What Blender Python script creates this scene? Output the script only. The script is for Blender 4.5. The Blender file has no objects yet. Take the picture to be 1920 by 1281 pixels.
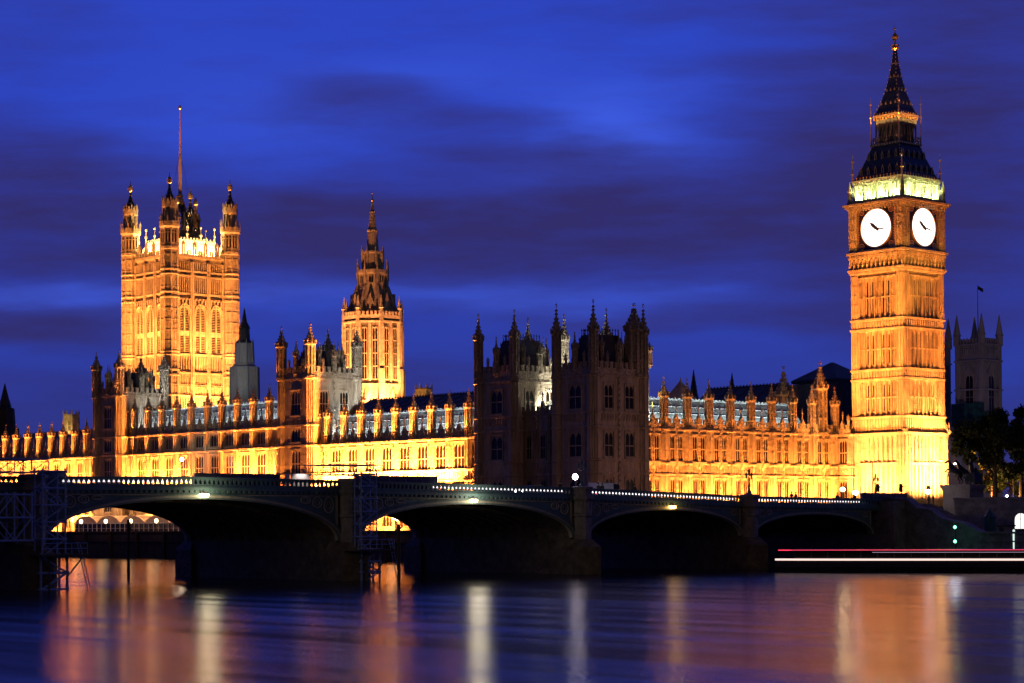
import bpy, math, random
from mathutils import Vector, Matrix
random.seed(7)
S = bpy.context.scene
COL = S.collection
R = math.radians
PI = math.pi

# ---------------------------------------------------------------- camera
HEAD = R(48.04)
cd = bpy.data.cameras.new('camera'); cam = bpy.data.objects.new('camera', cd); COL.objects.link(cam)
cam.location = (0, 0, 6.4)
cam.matrix_world = Matrix.Translation((0, 0, 6.4)) @ Matrix.Rotation(HEAD, 4, 'Z') @ Matrix.Rotation(R(91.08), 4, 'X') @ Matrix.Rotation(-R(0.344), 4, 'Z')
cd.sensor_width = 36; cd.lens = 75.0; cd.shift_y = 0.1387; cd.clip_start = 1; cd.clip_end = 6000
S.camera = cam
S.view_settings.view_transform = 'Standard'; S.view_settings.look = 'None'
S.view_settings.exposure = 0.0; S.view_settings.gamma = 1.0
cy = S.cycles
cy.max_bounces = 5; cy.diffuse_bounces = 2; cy.glossy_bounces = 3; cy.transmission_bounces = 2
cy.use_denoising = True; cy.sample_clamp_indirect = 6.0
cy.use_light_tree = True

# ---------------------------------------------------------------- world: dusk sky with long cloud banks
W = bpy.data.worlds.new('World'); S.world = W; W.use_nodes = True
nt = W.node_tree; N = nt.nodes; L = nt.links; N.clear()
def wn(t, **k):
    n = N.new(t)
    for a, b in k.items(): setattr(n, a, b)
    return n
def wmath(op, a, b=None, c=None, clamp=False):
    n = wn('ShaderNodeMath', operation=op); n.use_clamp = clamp
    for i, x in enumerate((a, b, c)):
        if x is None: continue
        if isinstance(x, (int, float)): n.inputs[i].default_value = x
        else: L.new(x, n.inputs[i])
    return n.outputs[0]
tc = wn('ShaderNodeTexCoord')
def wdot(v):
    n = wn('ShaderNodeVectorMath', operation='DOT_PRODUCT'); L.new(tc.outputs['Generated'], n.inputs[0]); n.inputs[1].default_value = v
    return n.outputs['Value']
dl = wdot((math.cos(HEAD), math.sin(HEAD), 0)); dd = wdot((-math.sin(HEAD), math.cos(HEAD), 0)); dz = wdot((0, 0, 1))
den = wmath('MAXIMUM', wmath('ABSOLUTE', dd), 0.08)
u = wmath('DIVIDE', dl, den); v = wmath('DIVIDE', dz, den)
cx = wn('ShaderNodeCombineXYZ'); L.new(wmath('MULTIPLY', u, 7.0), cx.inputs[0]); L.new(wmath('MULTIPLY', v, 30.0), cx.inputs[1])
n1 = wn('ShaderNodeTexNoise'); n1.inputs['Scale'].default_value = 1.0; n1.inputs['Detail'].default_value = 5; n1.inputs['Roughness'].default_value = 0.5
L.new(cx.outputs[0], n1.inputs['Vector'])
wob = wmath('SUBTRACT', n1.outputs['Fac'], 0.5)
cx2 = wn('ShaderNodeCombineXYZ'); L.new(wmath('MULTIPLY', u, 16.0), cx2.inputs[0]); L.new(wmath('MULTIPLY', v, 90.0), cx2.inputs[1])
n2 = wn('ShaderNodeTexNoise'); n2.inputs['Scale'].default_value = 1.0; n2.inputs['Detail'].default_value = 6; n2.inputs['Roughness'].default_value = 0.6
L.new(cx2.outputs[0], n2.inputs['Vector'])
# cloud banks: (azimuth offset, elevation slope, half width, half height, density)
BANKS = [(-0.02, 0.138, .33, .028, .95), (0.18, 0.165, .08, .058, .95), (0.24, 0.22, .07, .05, .6), (-0.235, 0.168, .07, .024, .8), (0.06, 0.155, .05, .018, .5),
         (-0.068, 0.198, .045, .014, .60), (-0.03, 0.186, .04, .008, .5), (0.0, 0.172, .06, .007, .5), (-0.22, 0.097, .065, .011, .85),
         (0.10, 0.096, .14, .007, .5), (0.18, 0.242, .12, .012, .55), (0.13, 0.215, .05, .008, .4), (0.0, 0.025, .6, .03, .55), (-0.12, 0.065, .15, .010, .4), (0.2, 0.10, .08, .014, .5), (-0.25, 0.235, .05, .02, .3)]
BRIGHT = [(0.05, 0.186, .05, .024, .75), (-0.03, 0.215, .05, .012, .3), (-0.12, 0.108, .16, .007, .6), (-0.20, 0.112, .05, .006, .5), (0.03, 0.104, .07, .008, .45), (-0.12, .19, .06, .03, .25)]
acc = None
uw = wmath('ADD', u, wmath('MULTIPLY', wob, 0.10)); vw = wmath('ADD', v, wmath('MULTIPLY', wob, 0.035))
for (a, b, c, d, e) in BANKS:
    du = wmath('DIVIDE', wmath('SUBTRACT', uw, a), c); dv = wmath('DIVIDE', wmath('SUBTRACT', vw, b), d)
    q = wmath('ADD', wmath('MULTIPLY', du, du), wmath('MULTIPLY', dv, dv))
    g = wmath('MULTIPLY', wmath('POWER', 2.718, wmath('MULTIPLY', wmath('POWER', q, 1.5), -0.8)), e)
    acc = g if acc is None else wmath('ADD', wmath('MULTIPLY', acc, wmath('SUBTRACT', 1.0, g)), g)
bacc = None
for (a, b, c, d, e) in BRIGHT:
    du = wmath('DIVIDE', wmath('SUBTRACT', uw, a), c); dv = wmath('DIVIDE', wmath('SUBTRACT', vw, b), d)
    g = wmath('MULTIPLY', wmath('POWER', 2.718, wmath('MULTIPLY', wmath('ADD', wmath('MULTIPLY', du, du), wmath('MULTIPLY', dv, dv)), -1.0)), e)
    bacc = g if bacc is None else wmath('ADD', bacc, g)
cloud = wmath('ADD', acc, wmath('MULTIPLY', wmath('SUBTRACT', n2.outputs['Fac'], 0.5), 0.8), clamp=True)
def mixc(f, a, b):
    m = wn('ShaderNodeMix', data_type='RGBA')
    if isinstance(f, float): m.inputs[0].default_value = f
    else: L.new(f, m.inputs[0])
    for i, x in ((6, a), (7, b)):
        if isinstance(x, tuple): m.inputs[i].default_value = (*x, 1)
        else: L.new(x, m.inputs[i])
    return m.outputs[2]
hz = wmath('MULTIPLY', v, 6.5, clamp=True)
blue = mixc(hz, (0.027, 0.032, 0.17), (0.026, 0.060, 0.53))
blue = mixc(bacc, blue, (0.052, 0.115, 0.78))
pur = mixc(hz, (0.030, 0.024, 0.12), (0.032, 0.027, 0.15))
front = mixc(cloud, blue, pur)
top = wmath('MULTIPLY', wmath('SUBTRACT', dz, 0.3), 1.6, clamp=True)
front = mixc(top, front, (0.008, 0.015, 0.12))
backf = wmath('ADD', wmath('MULTIPLY', dd, -2.5), 0.5, clamp=True)
full = mixc(backf, front, (0.024, 0.017, 0.027))
bg = wn('ShaderNodeBackground'); L.new(full, bg.inputs[0]); bg.inputs[1].default_value = 1.0
wo = wn('ShaderNodeOutputWorld'); L.new(bg.outputs[0], wo.inputs[0])

# faint last twilight / city glow from behind the viewer
sd = bpy.data.lights.new('twilight_sun', 'SUN'); sd.energy = 0.025; sd.angle = R(20); sd.color = (1, .62, .52)
so = bpy.data.objects.new('twilight_sun', sd); COL.objects.link(so); so.rotation_euler = (R(62), 0, HEAD + R(25))

# ---------------------------------------------------------------- helpers
class MB:
    def __init__(s): s.v = []; s.f = []; s.M = None; s.k = 0; s.mi = []
    def add(s, vs, fs):
        n = len(s.v)
        if s.M is not None: vs = [tuple(s.M @ Vector(p)) for p in vs]
        s.v += [tuple(p) for p in vs]; s.f += [tuple(i + n for i in f) for f in fs]; s.mi += [s.k] * len(fs)
    def box(s, x0, x1, y0, y1, z0, z1):
        if x0 > x1: x0, x1 = x1, x0
        if y0 > y1: y0, y1 = y1, y0
        s.add([(x0,y0,z0),(x1,y0,z0),(x1,y1,z0),(x0,y1,z0),(x0,y0,z1),(x1,y0,z1),(x1,y1,z1),(x0,y1,z1)],
              [(0,3,2,1),(4,5,6,7),(0,1,5,4),(1,2,6,5),(2,3,7,6),(3,0,4,7)])
    def prism(s, cx, cy, prof, n=8, rot=None, sx=1, sy=1):
        if rot is None: rot = PI / n
        vs = []; fs = []
        for z, r in prof:
            for k in range(n):
                a = rot + 2 * PI * k / n; vs.append((cx + sx * r * math.cos(a), cy + sy * r * math.sin(a), z))
        m = len(prof)
        for i in range(m - 1):
            for k in range(n):
                k2 = (k + 1) % n; fs.append((i*n+k, i*n+k2, (i+1)*n+k2, (i+1)*n+k))
        fs.append(tuple(reversed(range(n)))); fs.append(tuple((m-1)*n + k for k in range(n)))
        s.add(vs, fs)
    def sq(s, cx, cy, prof): s.prism(cx, cy, [(z, r * math.sqrt(2)) for z, r in prof], 4, PI / 4)
    def beam(s, p, q, w, n=4):
        p = Vector(p); q = Vector(q); d = (q - p); ln = d.length
        if ln < 1e-6: return
        d /= ln; a = Vector((0, 0, 1)) if abs(d.z) < .9 else Vector((1, 0, 0))
        e = d.cross(a).normalized(); g = d.cross(e)
        vs = []
        for o in (p, q):
            for k in range(n):
                t = 2 * PI * k / n + PI / 4; vs.append(tuple(o + (e * math.cos(t) + g * math.sin(t)) * w * .7))
        fs = [(k, (k+1) % n, n + (k+1) % n, n + k) for k in range(n)] + [tuple(reversed(range(n))), tuple(range(n, 2*n))]
        s.add(vs, fs)
    def poly(s, pts, y0, y1):          # polygon in the xz plane, extruded along y
        n = len(pts)
        s.add([(x, y0, z) for x, z in pts] + [(x, y1, z) for x, z in pts],
              [tuple(range(n)), tuple(reversed(range(n, 2*n)))] + [((k+1) % n, k, n + k, n + (k+1) % n) for k in range(n)])
    def polyx(s, pts, x0, x1):         # polygon in the yz plane, extruded along x
        n = len(pts)
        s.add([(x0, y, z) for y, z in pts] + [(x1, y, z) for y, z in pts],
              [tuple(range(n)), tuple(reversed(range(n, 2*n)))] + [((k+1) % n, k, n + k, n + (k+1) % n) for k in range(n)])
    def ring(s, cx, cz, rx, rz, w, y0, y1, n=24):   # oval ring lying in the xz plane
        vs = []
        for k in range(n):
            a = 2 * PI * k / n; c, t = math.cos(a), math.sin(a)
            for (r1, y) in ((0, y0), (w, y0), (w, y1), (0, y1)):
                vs.append((cx + (rx + r1) * c, y, cz + (rz + r1) * t))
        fs = []
        for k in range(n):
            a = 4 * k; b = 4 * ((k + 1) % n)
            for j in range(4):
                fs.append((a + j, a + (j+1) % 4, b + (j+1) % 4, b + j))
        s.add(vs, fs)
    def mesh(s, name):
        m = bpy.data.meshes.new(name); m.from_pydata(s.v, [], s.f); m.polygons.foreach_set('material_index', s.mi); m.validate(); m.update()
        return m
def fix_normals(m):
    import bmesh
    b = bmesh.new(); b.from_mesh(m); bmesh.ops.recalc_face_normals(b, faces=b.faces); b.to_mesh(m); b.free()
def obj(name, mb, mat, parent=None, loc=(0,0,0), rz=0, smooth=False):
    m = mb if isinstance(mb, bpy.types.Mesh) else mb.mesh(name)
    if not isinstance(mb, bpy.types.Mesh): fix_normals(m)
    if mat is not None and not m.materials:
        for q in (mat if isinstance(mat, (list, tuple)) else (mat,)): m.materials.append(q)
    if smooth:
        for p in m.polygons: p.use_smooth = True
    o = bpy.data.objects.new(name, m); COL.objects.link(o)
    if parent is not None:
        o.parent = parent
        if parent.name in ABS: loc = tuple(a - c for a, c in zip(loc, parent.location))
    o.location = loc; o.rotation_euler = (0, 0, rz)
    return o
def tag(o, label=None, cat=None, group=None, kind=None):
    if label: o['label'] = label
    if cat: o['category'] = cat
    if group: o['group'] = group
    if kind: o['kind'] = kind
    return o
ABS = set()      # things whose parts are given in world coordinates
def thing(name, label, cat, loc=(0,0,0), rz=0, group=None, world=False):
    o = bpy.data.objects.new(name, None); COL.objects.link(o); o.location = loc; o.rotation_euler = (0,0,rz)
    o.empty_display_size = 1
    if world: ABS.add(o.name)
    return tag(o, label, cat, group)
def kids(o): return [c for c in list(bpy.data.objects) if c.parent is o]
def copy_tree(o, parent=None, _k=None):
    c = o.copy(); COL.objects.link(c); c.parent = parent
    for ch in kids(o): copy_tree(ch, c)
    return c

# ---------------------------------------------------------------- materials
def mat(name, base, rough=.85, metal=0, var=.18, scale=.5, bump=.0, bscale=3.0, streak=False, emit=None, estr=0, spec=.3, alpha=None):
    m = bpy.data.materials.new(name); m.use_nodes = True
    t = m.node_tree; b = t.nodes['Principled BSDF']
    b.inputs['Roughness'].default_value = rough; b.inputs['Metallic'].default_value = metal
    b.inputs['Specular IOR Level'].default_value = spec
    b.inputs['Base Color'].default_value = (*base, 1)
    tcn = t.nodes.new('ShaderNodeTexCoord')
    src = tcn.outputs['Object']
    if var:
        mp = t.nodes.new('ShaderNodeMapping'); t.links.new(src, mp.inputs[0])
        mp.inputs['Scale'].default_value = (1, 1, .25 if streak else 1)
        n = t.nodes.new('ShaderNodeTexNoise'); n.inputs['Scale'].default_value = scale; n.inputs['Detail'].default_value = 6; n.inputs['Roughness'].default_value = .65
        t.links.new(mp.outputs[0], n.inputs['Vector'])
        mr = t.nodes.new('ShaderNodeMapRange'); t.links.new(n.outputs['Fac'], mr.inputs[0])
        mr.inputs[1].default_value = .3; mr.inputs[2].default_value = .7
        mr.inputs[3].default_value = 1 - var * 1.6; mr.inputs[4].default_value = 1 + var * .7
        vm = t.nodes.new('ShaderNodeVectorMath'); vm.operation = 'SCALE'; vm.inputs[0].default_value = base
        t.links.new(mr.outputs[0], vm.inputs['Scale']); t.links.new(vm.outputs[0], b.inputs['Base Color'])
    if bump:
        n = t.nodes.new('ShaderNodeTexNoise'); n.inputs['Scale'].default_value = bscale; n.inputs['Detail'].default_value = 4
        t.links.new(src, n.inputs['Vector'])
        bp = t.nodes.new('ShaderNodeBump'); bp.inputs['Strength'].default_value = bump; bp.inputs['Distance'].default_value = .3
        t.links.new(n.outputs['Fac'], bp.inputs['Height']); t.links.new(bp.outputs[0], b.inputs['Normal'])
    if emit:
        b.inputs['Emission Color'].default_value = (*emit, 1); b.inputs['Emission Strength'].default_value = estr
    return m
STONE = mat('limestone', (.42, .35, .26), .9, var=.30, scale=.9, bump=.7, bscale=1.6, streak=True)
STONE2 = mat('carved_limestone', (.42, .35, .26), .9, var=.38, scale=2.6, bump=.9, bscale=3.2)
PORT = mat('portland_stone', (.34, .32, .31), .9, var=.25, scale=.4, bump=.4, bscale=1.5, streak=True)
GRAN = mat('granite', (.30, .27, .27), .85, var=.3, scale=.8, bump=.5, bscale=2)
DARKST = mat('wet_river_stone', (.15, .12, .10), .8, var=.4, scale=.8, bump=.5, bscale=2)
SLATE = mat('iron_roof_tiles', (.13, .14, .135), .55, var=.25, scale=1.5, bump=.3, bscale=4)
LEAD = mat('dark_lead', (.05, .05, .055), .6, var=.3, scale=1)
IRON = mat('dark_iron_roof', (.022, .022, .03), .45, var=.3, scale=1.2)
GOLD = mat('gilding', (.75, .45, .16), .35, metal=.8, var=.15, scale=2)
GLASS = mat('window_glass', (.010, .008, .008), .3, var=0, spec=.15)
GREEN = mat('green_painted_iron', (.11, .19, .20), .55, var=.2, scale=.6, bump=.15)
PALE = mat('pale_painted_iron', (.42, .38, .32), .6, var=.2, scale=.8, bump=.15)
STEEL = mat('scaffold_tube', (.30, .44, .75), .5, var=.15, scale=2)
HOARD = mat('site_hoarding', (.12, .12, .17), .7, var=.3, scale=.7)
BRONZE = mat('dark_bronze', (.02, .018, .016), .5, var=.2, scale=3)
ASPH = mat('asphalt', (.05, .05, .05), .9, var=.2, scale=2)
WOOD = mat('wet_timber', (.12, .10, .07), .8, var=.3, scale=2, streak=True)
CLOTH = mat('dark_cloth', (.03, .028, .03), .9, var=.2, scale=5)
SKIN = mat('skin', (.35, .22, .16), .7, var=.1, scale=5)
def emis(name, c, s):
    return mat(name, (.8, .8, .8), .5, var=0, emit=c, estr=s)
DIAL = emis('lit_opal_glass', (1, 1, .98), 1.9)
E_WHITE = emis('lamp_white', (1, .86, .9), 22)
E_WARM = emis('lamp_warm', (1, .80, .42), 12)
E_ORANGE = emis('lamp_orange', (1, .5, .12), 12)
E_GREEN = emis('lamp_green', (.15, 1, .55), 6)

SOD = (1, .27, .042)
LM = [1.0]          # lamp wattage scale of the group being built
def spot(loc, tgt, w, col=SOD, ang=60, blend=.6, rad=.25, name='floodlight'):
    d = bpy.data.lights.new(name, 'SPOT'); d.energy = w*LM[0]; d.color = col; d.spot_size = R(ang); d.spot_blend = blend; d.shadow_soft_size = rad
    o = bpy.data.objects.new(name, d); COL.objects.link(o); o.location = loc
    o.rotation_euler = (Vector(tgt) - Vector(loc)).to_track_quat('-Z', 'Y').to_euler()
    return o
def strip(loc, tgt, length, w, along, col=SOD, width=.4, name='linear_floodlight'):
    d = bpy.data.lights.new(name, 'AREA'); d.shape = 'RECTANGLE'; d.size = length; d.size_y = width; d.energy = w*LM[0]; d.color = col; d.spread = R(120)
    o = bpy.data.objects.new(name, d); COL.objects.link(o); o.location = loc
    z = -(Vector(tgt) - Vector(loc)).normalized(); x = Vector(along).normalized(); y = z.cross(x).normalized(); x = y.cross(z)
    o.rotation_euler = Matrix((x, y, z)).transposed().to_euler()
    return o
def point(loc, w, col, rad=.2, name='lamp_light'):
    d = bpy.data.lights.new(name, 'POINT'); d.energy = w; d.color = col; d.shadow_soft_size = rad
    o = bpy.data.objects.new(name, d); COL.objects.link(o); o.location = loc
    return o

def at(px, d):      # ground position seen in photo column px at distance d ahead of the camera
    lat = (px - 960) / 4000 * d
    return (lat*math.cos(HEAD) - d*math.sin(HEAD), lat*math.sin(HEAD) + d*math.cos(HEAD))
# ---------------------------------------------------------------- gothic kit (local frame: x along the wall, y inward, z up)
_wc = {}
def window(parent, loc, rz, w, h, lights=2, trans=(.5,), arch=False, name='window', louvre=False):
    key = (round(w,2), round(h,2), lights, trans, arch, louvre)
    if key not in _wc:
        f = MB(); t = .10
        f.box(0, t, .03, .3, 0, h); f.box(w - t, w, .03, .3, 0, h); f.box(t, w - t, .03, .3, h - t, h); f.box(t, w - t, .02, .3, 0, t)
        lw = (w - 2*t) / lights
        for i in range(1, lights): f.box(t + i*lw - .05, t + i*lw + .05, .03, .13, t, h - t)
        for q in trans: f.box(t, w - t, .02, .13, h*q - .09, h*q + .09)
        hd = h - t
        for i in range(lights):
            a = t + i*lw + .05; b = t + (i+1)*lw - .05; m = (a + b) / 2; k = min(.75*lw, .9)
            f.poly([(a, hd), (a, hd - k), (a + (m-a)*.35, hd - k*.45), (m, hd)], .05, .13)
            f.poly([(b, hd), (m, hd), (b - (b-m)*.35, hd - k*.45), (b, hd - k)], .05, .13)
        if louvre:
            n = int(h / .45)
            for i in range(n): f.box(t, w - t, .09, .13, t + i*.45, t + i*.45 + .10)
        if arch:
            cxm = w / 2; k = w * .62
            f.poly([(0, h), (0, h - k), (w*.10, h - k*.55), (w*.28, h - k*.2), (cxm, h)], .02, .3)
            f.poly([(w, h), (cxm, h), (w*.72, h - k*.2), (w*.90, h - k*.55), (w, h - k)], .02, .3)
        g = MB(); g.box(t*.5, w - t*.5, .133, .17, t*.5, h - t*.5)
        fm = f.mesh('window'); fix_normals(fm); fm.materials.append(STONE)
        gm = g.mesh('pane'); fix_normals(gm); gm.materials.append(GLASS)
        _wc[key] = (fm, gm)
    fm, gm = _wc[key]
    o = obj(name, fm, None, parent, loc, rz); obj('pane', gm, None, o)
    return o
def wall_mesh(mb, s0, s1, z0, z1, ops, y0=0, y1=.5):
    xs = sorted({s0, s1} | {o[0] for o in ops} | {o[1] for o in ops})
    xs = [x for x in xs if s0 <= x <= s1]
    for a, b in zip(xs, xs[1:]):
        c = (a + b) / 2; cur = z0
        for o in sorted([o for o in ops if o[0] < c < o[1]], key=lambda o: o[2]):
            if o[2] > cur: mb.box(a, b, y0, y1, cur, o[2])
            cur = o[3]
        if cur < z1: mb.box(a, b, y0, y1, cur, z1)
def string_course(mb, s0, s1, z, p=.22, h=.28):
    mb.box(s0, s1, -p, .02, z - h/2, z + h/2)
    mb.box(s0, s1, -p*.5, .02, z - h, z - h/2 - .003)
def parapet(mb, s0, s1, z, h=1.3, mer=.62, gap=.5, th=.35, y=-.12):
    mb.box(s0, s1, y, y + th, z, z + h*.55)
    n = max(1, int((s1 - s0) / (mer + gap))); st = (s1 - s0) / n
    for i in range(n):
        a = s0 + i*st + st*.22
        mb.box(a, a + st*.56, y, y + th, z + h*.55, z + h)
        mb.box(a - .05, a + st*.56 + .05, y - .05, y + th + .05, z + h + .003, z + h + .1)
        mb.box(a + st*.16, a + st*.4, y - .06, y - .003, z + h*.5, z + h*.85)
def gablet(mb, s, z, w=1.1, h=1.5, y=-.2):
    mb.box(s - w/2, s + w/2, y, y + .5, z, z + h*.45)
    mb.box(s - w*.36, s + w*.36, y, y + .5, z + h*.45, z + h*.7)
    mb.poly([(s - w*.36, z + h*.7), (s + w*.36, z + h*.7), (s, z + h)], y, y + .5)
    mb.prism(s, y + .25, [(z + h*.9, .12), (z + h*1.35, .09), (z + h*1.4, .2), (z + h*1.5, .1), (z + h*1.75, .03)], 6)
def pier(mb, s, z0, z1, r=.95, strings=(), d=.32):
    mb.prism(s, d, [(z0, r), (z1, r)], 8)
    for k in range(8):
        a = PI/8 + k*PI/4
        x, y = s + r*math.cos(a), d + r*math.sin(a)
        if y < .2: mb.box(x - .09, x + .09, y - .09, y + .09, z0, z1)
    z = z0 + 1.0
    for zs in strings: mb.prism(s, d, [(zs - .28, r + .08), (zs - .1, r + .26), (zs + .12, r + .26), (zs + .2, r + .06)], 8)
_pc = {}
def pinnacle(parent, loc, r=.62, zs=3.4, zt=7.2, name='pinnacle', m=None, gold=True, slim=False):
    """octagonal turret: panelled shaft, crown of gablets, crocketed ogee cap, finial; local z=0 at its foot"""
    key = (r, zs, zt, gold, slim)
    if key not in _pc:
        b = MB()
        b.prism(0, 0, [(0, r*1.18), (.25, r*1.18), (.4, r*.86), (zs*.30, r*.86), (zs*.32, r), (zs*.36, r), (zs*.38, r*.8), (zs - .35, r*.8), (zs - .25, r*1.02), (zs, r*1.28), (zs + .18, r*1.28), (zs + .2, r)], 8)
        for k in range(8):
            a = PI/8 + k*PI/4; x, y = math.cos(a)*r*.9, math.sin(a)*r*.9; q = .085*r/.62
            b.box(x - q, x + q, y - q, y + q, .3, zs - .2)
            a2 = k*PI/4; x2, y2 = math.cos(a)*r*1.18, math.sin(a)*r*1.18
            b.prism(x2, y2, [(zs + .1, q*1.3), (zs + .55, q*1.1), (zs + .62, q*1.9), (zs + .75, q*1.4), (zs + 1.0, .01)], 4)
        H = zt - zs
        cap = [(zs + .2, r*.98), (zs + H*.18, r*.86), (zs + H*.32, r*.60), (zs + H*.45, r*.36), (zs + H*.60, r*.18), (zs + H*.76, r*.10)]
        b.prism(0, 0, cap, 8)
        for (z, rr) in cap[:-1]:
            for k in range(0, 8, 1):
                a = PI/8 + k*PI/4; x, y = math.cos(a)*rr, math.sin(a)*rr; q = .085*r/.62
                b.sq(x, y, [(z + .02, q), (z + q*2.2, q*.9), (z + q*3.2, q*.3)])
        b.prism(0, 0, [(zs + H*.70, r*.16), (zs + H*.73, r*.34), (zs + H*.76, r*.34), (zs + H*.78, r*.12)], 8)
        bm_ = b.mesh('pinnacle'); fix_normals(bm_); bm_.materials.append(STONE2)
        g = MB()
        g.prism(0, 0, [(zs + H*.77, .045), (zs + H*.86, .045), (zs + H*.87, r*.26), (zs + H*.89, r*.26), (zs + H*.90, .04), (zs + H, .02)], 6)
        g.box(-r*.3, r*.3, -.02, .02, zs + H*.92, zs + H*.95)
        gm = g.mesh('finial'); fix_normals(gm); gm.materials.append(GOLD)
        _pc[key] = (bm_, gm)
    bm_, gm = _pc[key]
    o = obj(name, bm_, None, parent, loc); obj('finial', gm, None, o)
    return o
def gable_roof(parent, x0, x1, y0, y1, z0, z1, along='x', m=None, crest=True, loc=(0,0,0), name='roof', dorm=0):
    b = MB()
    if along == 'x':
        ym = (y0 + y1) / 2; b.polyx([(y0, z0), (y1, z0), (ym, z1)], x0, x1)
        ln = x1 - x0
        n = int(ln / 2.7)
        for i in range(n + 1):
            x = x0 + ln*i/n; b.beam((x, y0 - .02, z0 + .1), (x, ym, z1 + .05), .1)
        for k in (.25, .5, .75): b.box(x0, x1, y0 + (ym-y0)*k - .05, y0 + (ym-y0)*k, z0 + (z1-z0)*k - .05, z0 + (z1-z0)*k + .07)
        if crest:
            b.box(x0, x1, ym - .1, ym + .1, z1 - .1, z1 + .18)
            for i in range(int(ln / .9)): b.box(x0 + i*.9 + .1, x0 + i*.9 + .5, ym - .04, ym + .04, z1 + .18, z1 + .42)
    else:
        xm = (x0 + x1) / 2; b.poly([(x0, z0), (x1, z0), (xm, z1)], y0, y1)
        ln = y1 - y0; n = int(ln / 2.7)
        for i in range(n + 1):
            y = y0 + ln*i/n; b.beam((x1 + .02, y, z0 + .1), (xm, y, z1 + .05), .1)
        for k in (.25, .5, .75): b.box(x1 + (xm-x1)*k, x1 + (xm-x1)*k + .05, y0, y1, z0 + (z1-z0)*k - .05, z0 + (z1-z0)*k + .07)
        if crest:
            b.box(xm - .1, xm + .1, y0, y1, z1 - .1, z1 + .18)
            for i in range(int(ln / .9)): b.box(xm - .04, xm + .04, y0 + i*.9 + .1, y0 + i*.9 + .5, z1 + .18, z1 + .42)
    return obj(name, b, m or SLATE, parent, loc)

def facade(parent, loc, rz, piers, zbase, ztop, rows, strings, prad=.95, wins=(), bands=(), pin=None, par_h=1.35,
           ribs=True, pin_extra=None, name='wall', corn_at=(), cornice=.7):
    """piers: positions of buttresses; rows: (z0,z1,lights,trans); wins: offsets (from bay centre, width) in every bay"""
    w = MB(); s0, s1 = piers[0], piers[-1]
    ops = []; wl = []
    for a, b in zip(piers, piers[1:]):
        c = (a + b) / 2
        for off, ww in wins:
            for (z0, z1, nl, tr) in rows:
                ops.append((c + off - ww/2, c + off + ww/2, z0, z1)); wl.append((c + off - ww/2, z0, ww, z1 - z0, nl, tr))
    wall_mesh(w, s0, s1, zbase, ztop, ops)
    for z in strings: string_course(w, s0, s1, z, cornice if z in corn_at else .22)
    for p in piers: pier(w, p, zbase, ztop, prad, strings)
    # mouldings either side of each window, hoods over it
    for (x, z, ww, h, nl, tr) in wl:
        w.box(x - .16, x - .003, -.14, .0, z - .1, z + h + .1); w.box(x + ww + .003, x + ww + .16, -.14, .0, z - .1, z + h + .1)
        w.box(x - .2, x + ww + .2, -.2, .0, z + h + .1, z + h + .26)
        w.box(x - .2, x + ww + .2, -.24, .0, z - .32, z - .103)
    # centre rib between paired windows
    if ribs and len(wins) > 1:
        for a, b in zip(piers, piers[1:]):
            c = (a + b) / 2
            w.box(c - .3, c + .3, -.16, 0, zbase, ztop)
            zz = zbase
            while zz < ztop - .6:
                w.box(c - .16, c + .16, -.34, -.163, zz + .2, zz + .62); zz += 1.0
    for (z0, z1) in bands:     # carved panel bands
        for a, b in zip(piers, piers[1:]):
            n = max(2, int((b - a - 2*prad) / .62)); st = (b - a - 2*prad) / n
            for i in range(n):
                x = a + prad + i*st
                w.box(x + st*.08, x + st*.2, -.13, 0, z0 + .15, z1 - .15)
                w.box(x + st*.38, x + st*.82, -.10, 0, z0 + .35 + .1*(i % 2), z1 - .45)
                w.box(x + st*.45, x + st*.75, -.17, -.103, z0 + .6, z1 - .75)
        zz = z1
    obj(name, w, STONE, parent, loc, rz)
    for (x, z, ww, h, nl, tr) in wl:
        v = Matrix.Rotation(rz, 4, 'Z') @ Vector((x, 0, z)); window(parent, (loc[0] + v.x, loc[1] + v.y, loc[2] + v.z), rz, ww, h, nl, tr)
    p = MB(); parapet(p, s0, s1, ztop, par_h)
    for a, b in zip(piers, piers[1:]): gablet(p, (a + b) / 2, ztop, 1.15, par_h + 1.0)
    obj('parapet', p, STONE2, parent, loc, rz)
    if pin:
        for q in piers:
            if pin_extra and q in pin_extra: continue
            v = Matrix.Rotation(rz, 4, 'Z') @ Vector((q, .1, ztop))
            pd = MB(); 
            pinnacle(parent, (loc[0] + v.x, loc[1] + v.y, loc[2] + v.z), *pin)

# ================================================================ SETTING
def structure(name, mb, m, loc=(0,0,0)):
    o = obj(name, mb, m, None, loc); tag(o, kind='structure'); return o
# river: smooth from the long calm, stretched ripples
WAVE_A, WAVE_B = .60, .36
WATER = bpy.data.materials.new('river_water'); WATER.use_nodes = True
t = WATER.node_tree; b = t.nodes['Principled BSDF']
b.inputs['Base Color'].default_value = (.003, .005, .014, 1); b.inputs['Roughness'].default_value = .15
b.inputs['IOR'].default_value = 1.33; b.inputs['Specular IOR Level'].default_value = 1.0
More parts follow.
